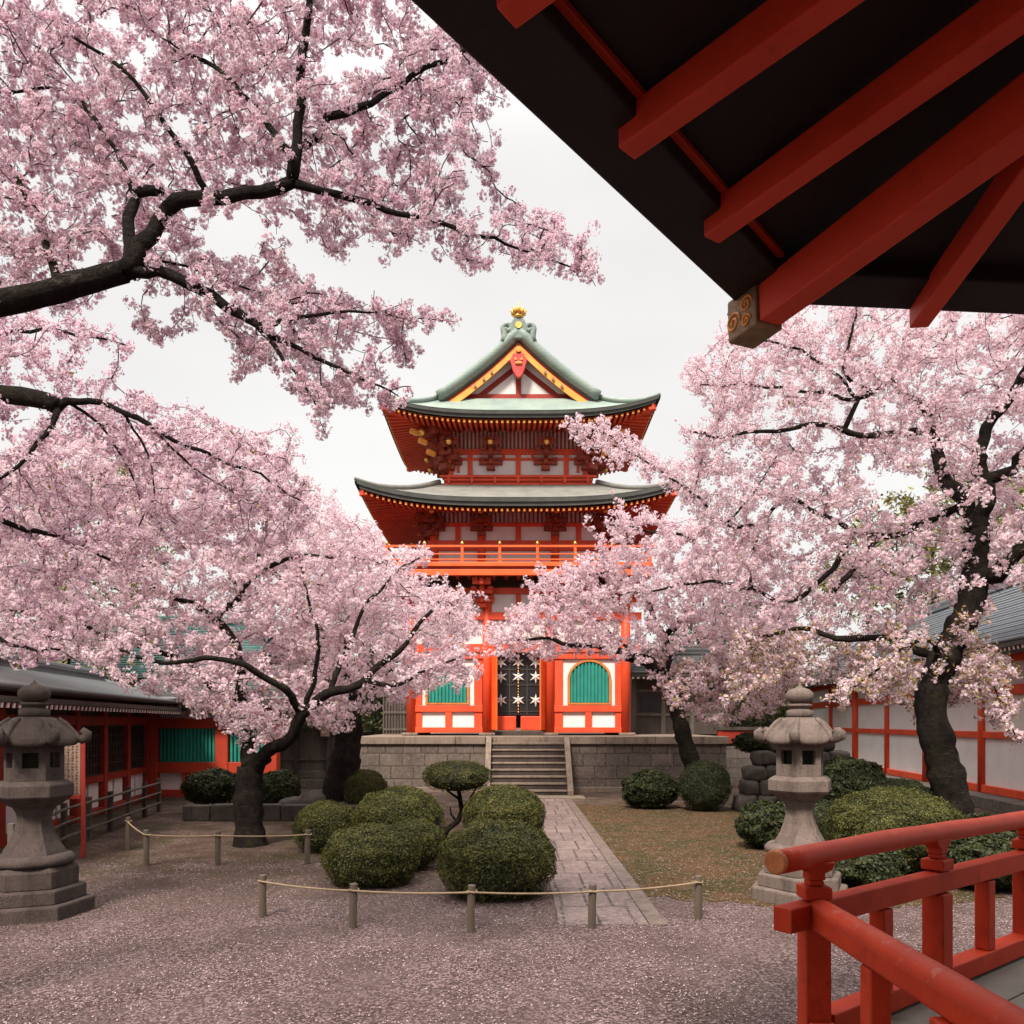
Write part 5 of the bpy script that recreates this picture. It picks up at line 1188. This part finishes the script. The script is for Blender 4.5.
# --- right cherry (trunk beside the white corridor)
def right_cherry():
    base = P(962, 850, 15.0); base[2] = 0
    o = tree_base('cherry_tree', 'large cherry tree with mossy leaning trunk before the white corridor', tuple(base))
    s = Skel(11); Z = 15.0; l = lambda *a: [P(x, y, Z + dz) for x, y, dz in a]
    s.limb([base + (0, 0, -.2)] + l((952, 800, 0), (938, 745, 0), (930, 700, 0), (948, 650, 0), (970, 605, 0), (975, 571, 0), (977, 530, 0)), .35, .22, root=True)
    s.p[0] = base + np.array([.05, 0, -.2])
    for i in range(4): s.rad[i] *= 1.25 - .06 * i
    s.limb(l((977, 530, 0), (963, 500, .2), (950, 485, .3), (940, 455, .5), (932, 428, .6), (915, 405, .8), (890, 380, 1)), .22, .06)
    s.limb(l((977, 535, 0), (985, 490, -.3), (980, 455, -.5), (990, 425, -.6), (1010, 395, -.8), (1030, 360, -1), (1040, 310, -1.2)), .20, .06)
    s.limb(l((975, 575, 0), (996, 575, -.4), (1014, 555, -.7), (1040, 535, -1), (1090, 500, -1.4), (1150, 450, -1.6)), .22, .08)
    s.limb(l((1014, 470, -.5), (1030, 440, -.7), (1075, 400, -1), (1120, 330, -1.4)), .12, .03)
    s.limb(l((950, 660, 0), (915, 648, .2), (880, 640, .5), (833, 636, .7), (790, 630, 1.0), (745, 640, 1.3)), .13, .03)
    s.limb(l((935, 430, .6), (879, 435, .9), (830, 425, 1.0), (775, 430, 1.2), (730, 435, 1.4), (690, 432, 1.6)), .10, .025)
    s.limb(l((858, 400, 1), (833, 372, 1.2), (787, 346, 1.4), (740, 338, 1.5)), .05, .018)
    s.limb(l((890, 380, 1), (858, 400, 1), (827, 395, 1.2), (760, 385, 1.5), (700, 385, 1.7)), .06, .018)
    s.limb(l((870, 392, 1), (843, 370, .9), (855, 320, .8), (862, 270, .8)), .05, .02)
    s.limb(l((963, 505, .2), (930, 520, 1), (880, 535, 1.6), (830, 520, 2.0), (790, 500, 2.4), (756, 525, 2.6)), .10, .04)
    s.limb(l((756, 525, 2.6), (725, 525, 2.8), (694, 494, 3.0), (664, 474, 3.1), (635, 455, 3.2), (600, 432, 3.3), (575, 428, 3.3)), .055, .012)
    s.limb(l((725, 525, 2.8), (748, 500, 2.7), (769, 469, 2.6), (785, 440, 2.6)), .035, .012)
    s.limb(l((694, 494, 3.0), (705, 450, 2.9), (722, 412, 2.8)), .022, .010)
    s.limb(l((833, 570, 1.4), (790, 600, 1.8), (751, 589, 2.2), (705, 581, 2.6), (650, 590, 3.0), (600, 600, 3.4)), .07, .02)
    s.limb(l((880, 535, 1.6), (833, 592, 1.2)), .08, .07); s.limb(l((751, 589, 2.2), (751, 561, 2.2), (760, 530, 2.2)), .04, .02)
    s.limb(l((945, 655, 0), (920, 640, -.8), (885, 665, -1.4), (850, 690, -1.8)), .06, .02)
    s.limb(l((960, 630, 0), (985, 660, -.9), (1000, 700, -1.3), (1015, 735, -1.6)), .03, .01)
    rng = np.random.default_rng(21)
    poly = [(700, 580), (705, 535), (680, 505), (648, 482), (606, 456), (566, 438), (584, 420), (610, 420), (640, 438), (665, 462), (695, 455), (712, 425), (700, 398), (672, 380), (700, 352), (735, 328), (770, 290), (850, 270), (960, 265), (1120, 240), (1190, 350), (1180, 520), (1100, 600), (1010, 585), (960, 640), (1005, 660), (1024, 690), (1020, 730), (985, 722), (950, 700), (930, 720), (880, 702), (850, 690), (800, 680), (770, 700), (730, 700), (730, 650), (710, 620)]
    holes = [[(868, 482), (900, 468), (930, 480), (925, 500), (880, 512)], [(1000, 600), (1024, 590), (1100, 610), (1100, 650), (1000, 640), (985, 615)], [(905, 640), (935, 590), (955, 600), (940, 660)]]
    q = sample_poly(poly, int(5600 * QUAL), rng, holes); Y = depths(q, rng, 15.9, 2.4, -.0095, 960); s.grow(clump(unproject(q, Y), 1), up=.35)
    s.wood(o, base)
    c = s.spots(rng, .024, .064, .055); c = c[rng.random(len(c)) < .98]
    flowers(o, base, c, rng, .075, 10, .030, False)
    low = c[(c[:, 2] < 4.3)]; low = np.vstack([low[rng.random(len(low)) < .7], c[rng.random(len(c)) < .02]])
    leaves(o, base, low, rng, 5, .06, .045, BRONZE, 'young_leaves')
    print('right cherry', len(c))
right_cherry()
# --- cherry in front of the terrace at right, its boughs reaching across the gate
def terrace_cherry():
    Z = 23.5; base = P(704, 803, Z); base[2] = 0
    o = tree_base('cherry_tree', 'slim leaning cherry tree before the terrace with boughs reaching across the gate', tuple(base))
    s = Skel(12); l = lambda *a: [P(x, y, Z + dz) for x, y, dz in a]
    s.limb([base + (0, 0, -.2)] + l((700, 785, 0), (688, 752, 0), (675, 705, 0), (664, 680, 0), (648, 662, 0), (628, 655, -.2)), .30, .17, root=True)
    s.limb(l((628, 655, -.2), (610, 648, -.4), (580, 645, -.8), (545, 640, -1.2), (505, 640, -1.5)), .14, .03)
    s.limb(l((664, 680, 0), (668, 650, .2), (655, 620, .1), (640, 590, 0), (610, 575, -.2), (570, 572, -.4)), .14, .03)
    s.limb(l((660, 640, .2), (690, 610, 0), (700, 570, -.3), (690, 540, -.5), (650, 530, -.7), (610, 525, -.8)), .12, .03)
    s.limb(l((675, 705, 0), (700, 680, -.3), (735, 665, -.6), (770, 670, -.9), (800, 680, -1.1)), .10, .03)
    s.limb(l((645, 660, 0), (618, 640, .6), (590, 615, 1.0), (550, 600, 1.3), (520, 615, 1.4)), .07, .02)
    rng = np.random.default_rng(22)
    poly = [(474, 646), (500, 618), (528, 598), (525, 580), (555, 572), (580, 555), (598, 540), (622, 520), (650, 512), (700, 525), (760, 540), (800, 600), (800, 690), (775, 712), (740, 722), (715, 722), (690, 716), (668, 700), (640, 664), (600, 656), (570, 653), (545, 664), (520, 655), (495, 656)]
    q = sample_poly(poly, int(2300 * QUAL), rng); Y = depths(q, rng, 23.2, 2.0); Y = np.minimum(Y, 26.3); s.grow(clump(unproject(q, Y), 3, .8), step=.2, up=.3)
    s.wood(o, base); c = s.spots(rng, .024, .105, .055); flowers(o, base, c, rng, .10, 10, .043, False)
    low = c[(c[:, 2] < 4.4) & (c[:, 0] > 4.2)]; leaves(o, base, low[rng.random(len(low)) < .5], rng, 5, .08, .06, BRONZE, 'young_leaves'); print('terrace cherry', len(c))
terrace_cherry()
# --- left cherry
def left_cherry():
    Z = 15.6; base = P(250, 846, Z); base[2] = 0
    o = tree_base('cherry_tree', 'large cherry tree with forked trunk standing just behind the short rope', tuple(base))
    s = Skel(13); l = lambda *a: [P(x, y, Z + dz) for x, y, dz in a]
    s.limb([base + (0, 0, -.2)] + l((249, 820, 0), (248, 790, 0), (251, 768, 0)), .31, .25, root=True)
    for i in range(4): s.rad[i] *= 1.22 - .06 * i
    s.limb(l((251, 770, 0), (246, 740, .3), (241, 705, .5), (240, 660, .7), (228, 635, .8), (215, 618, .9)), .20, .10)
    s.limb(l((215, 618, .9), (235, 600, .8), (255, 576, .7), (285, 560, .7), (330, 555, .7), (370, 560, .7)), .09, .025)
    s.limb(l((215, 618, .9), (190, 602, 1), (160, 590, 1.1), (130, 560, 1.2), (110, 520, 1.3), (100, 470, 1.3)), .08, .025)
    s.limb(l((255, 576, .7), (262, 540, .7), (275, 490, .8), (290, 440, .8)), .05, .015); s.limb(l((240, 600, .8), (225, 560, .8), (200, 500, .9), (190, 440, 1)), .05, .015)
    s.limb(l((252, 772, 0), (268, 752, -.3), (290, 738, -.6), (303, 715, -.8), (325, 695, -.9), (365, 680, -1.0), (400, 650, -1.0), (425, 620, -1), (440, 600, -1)), .19, .03)
    s.limb(l((365, 680, -1), (395, 685, -1.2), (430, 670, -1.3), (465, 655, -1.4)), .06, .015)
    s.limb(l((303, 715, -.8), (285, 690, -1.2), (262, 672, -1.5), (225, 660, -1.8), (170, 665, -2), (120, 650, -2)), .10, .03)
    s.limb(l((241, 705, .5), (215, 690, .9), (180, 660, 1.3), (120, 640, 1.5), (60, 615, 1.6), (10, 610, 1.7)), .10, .03)
    s.limb(l((330, 690, -.9), (350, 640, -.7), (370, 600, -.6), (400, 570, -.5), (425, 555, -.5)), .07, .02)
    s.limb(l((303, 715, -.8), (320, 650, -.9), (310, 600, -1.0), (300, 560, -1.0)), .07, .02)
    rng = np.random.default_rng(23)
    poly = [(-40, 470), (40, 440), (110, 430), (180, 425), (240, 430), (275, 450), (298, 480), (335, 505), (365, 525), (390, 560), (420, 590), (455, 590), (482, 612), (478, 632), (455, 650), (488, 680), (460, 690), (420, 690), (395, 705), (370, 706), (345, 728), (300, 722), (285, 740), (268, 738), (250, 760), (238, 742), (225, 725), (200, 712), (170, 700), (130, 690), (90, 665), (40, 655), (-40, 660)]
    q = sample_poly(poly, int(5000 * QUAL), rng, [[(118, 648), (165, 655), (150, 685), (125, 675)]]); Y = depths(q, rng, 16.8, 2.4); s.grow(clump(unproject(q, Y), 2), up=.3)
    s.wood(o, base); c = s.spots(rng, .024, .064, .055); flowers(o, base, c, rng, .075, 10, .030, False)
    leaves(o, base, c[rng.random(len(c)) < .025], rng, 5, .05, .045, BRONZE, 'young_leaves'); print('left cherry', len(c))
left_cherry()
# --- second cherry trunk behind it
def second_cherry():
    Z = 20.3; base = P(342, 812, Z); base[2] = 0
    o = tree_base('cherry_tree', 'dark cherry tree with thick trunk among boulders before the plank fence', tuple(base))
    s = Skel(14); l = lambda *a: [P(x, y, Z + dz) for x, y, dz in a]
    s.limb([base + (-.1, 0, -.2)] + l((340, 790, 0), (347, 750, 0), (350, 715, 0), (352, 690, 0)), .5, .27, root=True)
    s.limb(l((351, 705, 0), (370, 685, -.1), (392, 672, -.2), (425, 668, -.3), (455, 660, -.4)), .16, .03)
    s.limb(l((352, 692, 0), (345, 650, .2), (360, 610, .3), (395, 580, .3), (415, 560, .3)), .2, .04); s.limb(l((345, 655, .2), (310, 620, .4), (280, 580, .5), (240, 560, .6)), .16, .04)
    rng = np.random.default_rng(24); poly = [(230, 560), (280, 520), (340, 500), (390, 540), (425, 570), (470, 600), (480, 625), (455, 670), (420, 690), (380, 700), (340, 700), (300, 690), (250, 640)]
    q = sample_poly(poly, int(620 * QUAL), rng); Y = depths(q, rng, 20.3, 1.8); s.grow(unproject(q, Y), step=.2, up=.3)
    s.wood(o, base); c = s.spots(rng, .024, .10, .05); flowers(o, base, c, rng, .095, 10, .039, False); print('second cherry', len(c))
second_cherry()
# --- overhanging boughs of two trees rooted outside the frame at left
PINK2 = np.array([(.935, .835, .88), (.92, .79, .85), (.945, .885, .915), (.89, .70, .785)])
def near_cherry():
    Z = 5.2; base = np.array([-5.3, 5.6, 0.])
    o = tree_base('cherry_tree', 'nearest cherry tree, its thick dark bough arching high over the gravel', tuple(base))
    s = Skel(15); l = lambda *a: [P(x, y, Z + dz) for x, y, dz in a]
    s.limb([base + (0, 0, -.2), base + (.1, 0, 1), base + (.0, -.1, 2.6), base + (.45, -.2, 3.9)] + l((-95, 345, 0), (-40, 312, 0), (0, 303, 0), (40, 294, 0), (90, 281, 0), (125, 272, 0)), .23, .068, root=True, step=.10)
    for i in range(8): s.rad[i] *= 1.2
    s.limb(l((125, 272, 0), (138, 255, 0), (150, 236, .05), (175, 213, .1), (215, 197, .1), (260, 190, .1), (292, 182, .1)), .072, .046, step=.08)
    s.limb(l((292, 182, .1), (297, 140, .05), (303, 80, 0), (308, 0, -.1), (310, -60, -.2)), .05, .018, step=.1)
    s.limb(l((295, 165, .1), (300, 148, .1), (345, 115, .2), (400, 85, .3), (456, 52, .4), (510, 30, .5)), .042, .012, step=.1)
    s.limb(l((292, 183, .1), (340, 196, .15), (400, 214, .2), (450, 228, .25), (510, 245, .3), (560, 262, .35), (583, 272, .35)), .034, .005, step=.1)
    s.limb(l((210, 196, .1), (200, 180, .05), (185, 150, 0), (160, 115, -.05), (120, 70, -.1), (70, 35, -.2)), .030, .010, step=.1)
    s.limb(l((291, 158, .1), (265, 120, .2), (235, 85, .3), (170, 42, .4)), .030, .012, step=.1)
    s.limb(l((132, 262, 0), (130, 235, .05), (130, 205, .1), (135, 192, .1), (163, 191, .1)), .052, .036, step=.1)
    s.limb(l((134, 192, .1), (120, 160, .3), (95, 120, .4), (60, 90, .5), (0, 92, .5)), .025, .010, step=.1)
    s.limb(l((125, 270, 0), (145, 272, 0), (172, 274, 0), (210, 294, 0), (245, 316, 0), (266, 334, 0)), .052, .032, step=.1)
    s.limb(l((264, 332, 0), (280, 322, 0), (300, 317, 0), (350, 312, .1), (400, 317, .15), (438, 320, .2)), .022, .004, step=.1)
    s.limb(l((264, 332, 0), (300, 350, 0), (350, 374, -.05), (380, 386, -.1), (398, 396, -.1)), .022, .005, step=.1)
    s.limb(l((268, 336, 0), (285, 360, -.1), (305, 385, -.15), (320, 415, -.2)), .018, .005, step=.1)
    s.limb(l((60, 289, 0), (50, 255, .1), (38, 215, .15), (22, 185, .2), (-5, 150, .3)), .036, .018, step=.1)
    s.limb(l((140, 265, 0), (165, 262, .2), (210, 275, .3), (250, 290, .35), (290, 300, .4)), .014, .006, step=.1)
    rng = np.random.default_rng(25)
    poly = [(-120, -90), (430, -90), (520, -20), (470, 45), (508, 70), (505, 100), (480, 110), (500, 150), (488, 185), (525, 205), (592, 228), (592, 276), (560, 275), (500, 262), (455, 270), (420, 245), (400, 265), (365, 240), (335, 260), (300, 232), (280, 265), (330, 300), (380, 300), (442, 320), (415, 332), (415, 365), (395, 382), (365, 392), (372, 410), (330, 425), (300, 400), (285, 360), (240, 390), (240, 350), (215, 325), (190, 335), (180, 345), (130, 340), (150, 310), (120, 300), (60, 310), (-120, 340)]
    holes = [[(62, 262), (100, 252), (100, 272), (70, 282)], [(60, 150), (78, 165), (70, 172), (55, 160)], [(110, 95), (130, 105), (122, 120), (108, 110)], [(0, 0), (15, 10), (20, 30), (5, 30)], [(145, 170), (165, 175), (160, 185), (148, 182)], [(200, 230), (235, 225), (260, 240), (230, 262), (205, 250)], [(120, 290), (200, 288), (215, 305), (170, 320), (130, 305)], [(258, 20), (275, 30), (272, 50), (258, 45)], [(50, 48), (75, 55), (70, 75), (52, 70)]]
    q = sample_poly(poly, int(3000 * QUAL), rng, holes); Y = np.clip(depths(q, rng, 5.85, .75, .0004, 200), 5.2, 6.9); s.grow(clump(unproject(q, Y), 4, 2.6, -.22), step=.07, shoots=.015, r_tip=.0027, up=.1, rtw=.006)
    s.wood(o, base); c = s.spots(rng, .008, .062, .028, skip=.05); flowers(o, base, c, rng, .046, 21, .0175, True, pal=PINK2, deep=(.42, .12, .21)); print('near cherry', len(c))
near_cherry()
def far_left_cherry():
    Z = 8.6; base = np.array([-7.4, 9.4, 0.])
    o = tree_base('cherry_tree', 'cherry tree with a long arching bough just below the bough of the nearest cherry', tuple(base))
    s = Skel(16); l = lambda *a: [P(x, y, Z + dz) for x, y, dz in a]
    s.limb([base + (0, 0, -.2), base + (.1, -.1, 1.5), base + (.2, -.3, 3.2)] + l((-160, 430, .2), (-70, 390, 0), (0, 393, 0), (35, 398, 0), (58, 407, 0)), .27, .085, root=True, step=.18)
    s.limb(l((55, 402, 0), (100, 400, 0), (125, 410, 0), (150, 425, 0), (200, 450, .1), (250, 470, .2), (300, 500, .3)), .05, .010, step=.12)
    s.limb(l((58, 407, 0), (52, 425, -.1), (38, 442, -.2), (16, 466, -.3), (-20, 490, -.4)), .04, .014, step=.12)
    s.limb(l((120, 408, 0), (140, 440, .1), (152, 470, .2), (155, 500, .2)), .022, .008, step=.12)
    s.limb(l((70, 403, 0), (100, 425, .2), (130, 470, .3), (140, 500, .4)), .022, .008, step=.12); s.limb(l((150, 425, 0), (190, 465, .0), (230, 490, .1), (255, 505, .1)), .02, .006, step=.12)
    s.limb(l((-70, 392, 0), (-20, 350, .3), (20, 330, .5), (80, 335, .6), (125, 345, .7)), .05, .012, step=.12)
    s.limb(l((-160, 430, .2), (-80, 480, .6), (0, 520, .9), (60, 535, 1.1), (110, 560, 1.2)), .08, .02, step=.12); s.limb(l((-120, 500, .5), (-60, 590, .3), (0, 640, .2), (60, 650, .1)), .07, .015, step=.12)
    rng = np.random.default_rng(26)
    poly = [(-130, 320), (-40, 300), (20, 312), (50, 322), (95, 318), (110, 345), (110, 362), (130, 372), (160, 380), (150, 395), (180, 405), (240, 425), (290, 460), (310, 490), (300, 540), (240, 560), (150, 570), (90, 590), (120, 640), (60, 665), (-130, 660)]
    q = sample_poly(poly, int(1700 * QUAL), rng, [[(105, 455), (128, 470), (120, 490), (104, 480)], [(150, 480), (185, 490), (195, 510), (160, 500)], [(0, 590), (30, 590), (30, 640), (0, 640)]]); Y = np.maximum(depths(q, rng, 9.4, 1.2), 8.5); s.grow(clump(unproject(q, Y), 5, 1.6), step=.1, r_tip=.003, up=.1, rtw=.008)
    s.wood(o, base); c = s.spots(rng, .011, .072, .032, skip=.05); flowers(o, base, c, rng, .058, 14, .022, False, pal=PINK2, deep=(.42, .12, .21)); leaves(o, base, c[rng.random(len(c)) < .02], rng, 5, .04, .035, BRONZE, 'young_leaves'); print('far left cherry', len(c))
far_left_cherry()
# --- olive trees in young leaf behind everything
def leafy(label, base, poly, n, Y0, th, seed, pal, ls=.12, group='leafy trees behind the court'):
    base = np.array(base, float); o = thing('leafy_tree', label, 'tree', tuple(base), 0, group); s = Skel(seed); rng = np.random.default_rng(seed)
    c0 = unproject(np.array([np.mean(np.array(poly, float), 0)]), np.array([Y0]))[0]
    s.limb([base + (0, 0, -.2), base + (.1, 0, 1.5), (base * .5 + c0 * .5) + (.2, .0, -.3), c0], .28, .08, root=True)
    q = sample_poly(poly, n, rng); Y = depths(q, rng, Y0, th); s.grow(unproject(q, Y), step=.35, up=.3, rtw=.02); s.wood(o, base)
    c = s.spots(rng, .03, .22, .12); leaves(o, base, c, rng, 7, .22, ls, pal, 'foliage')
OL = [(.19, .17, .045), (.13, .125, .035), (.25, .20, .06), (.09, .095, .03)]
leafy('yellow green leafy tree rising behind the white corridor', (20.5, 39, 0), [(800, 600), (830, 540), (880, 500), (940, 480), (1000, 470), (1060, 480), (1060, 620), (960, 620), (860, 620)], 420, 39, 2.0, 31, OL, .17)
leafy('dark evergreen tree behind the storehouse roof at right', (8.5, 40, 0), [(640, 700), (650, 650), (700, 600), (760, 590), (800, 640), (810, 690), (770, 720), (700, 720)], 340, 40, 2.0, 32, [(.05, .06, .02), (.08, .085, .028), (.035, .045, .016)], .17)
leafy('olive leafy tree behind the gallery roof at far left', (-21, 36, 0), [(-40, 700), (-40, 560), (20, 480), (90, 455), (150, 470), (170, 540), (150, 620), (100, 690)], 420, 36, 2.0, 33, OL, .17)
leafy('dark evergreen tree between plank fence and gate', (-7.2, 41, 0), [(270, 720), (280, 640), (330, 600), (390, 620), (405, 690), (390, 735), (300, 735)], 320, 41, 2.0, 34, [(.05, .06, .02), (.08, .085, .028), (.035, .045, .016)], .17)
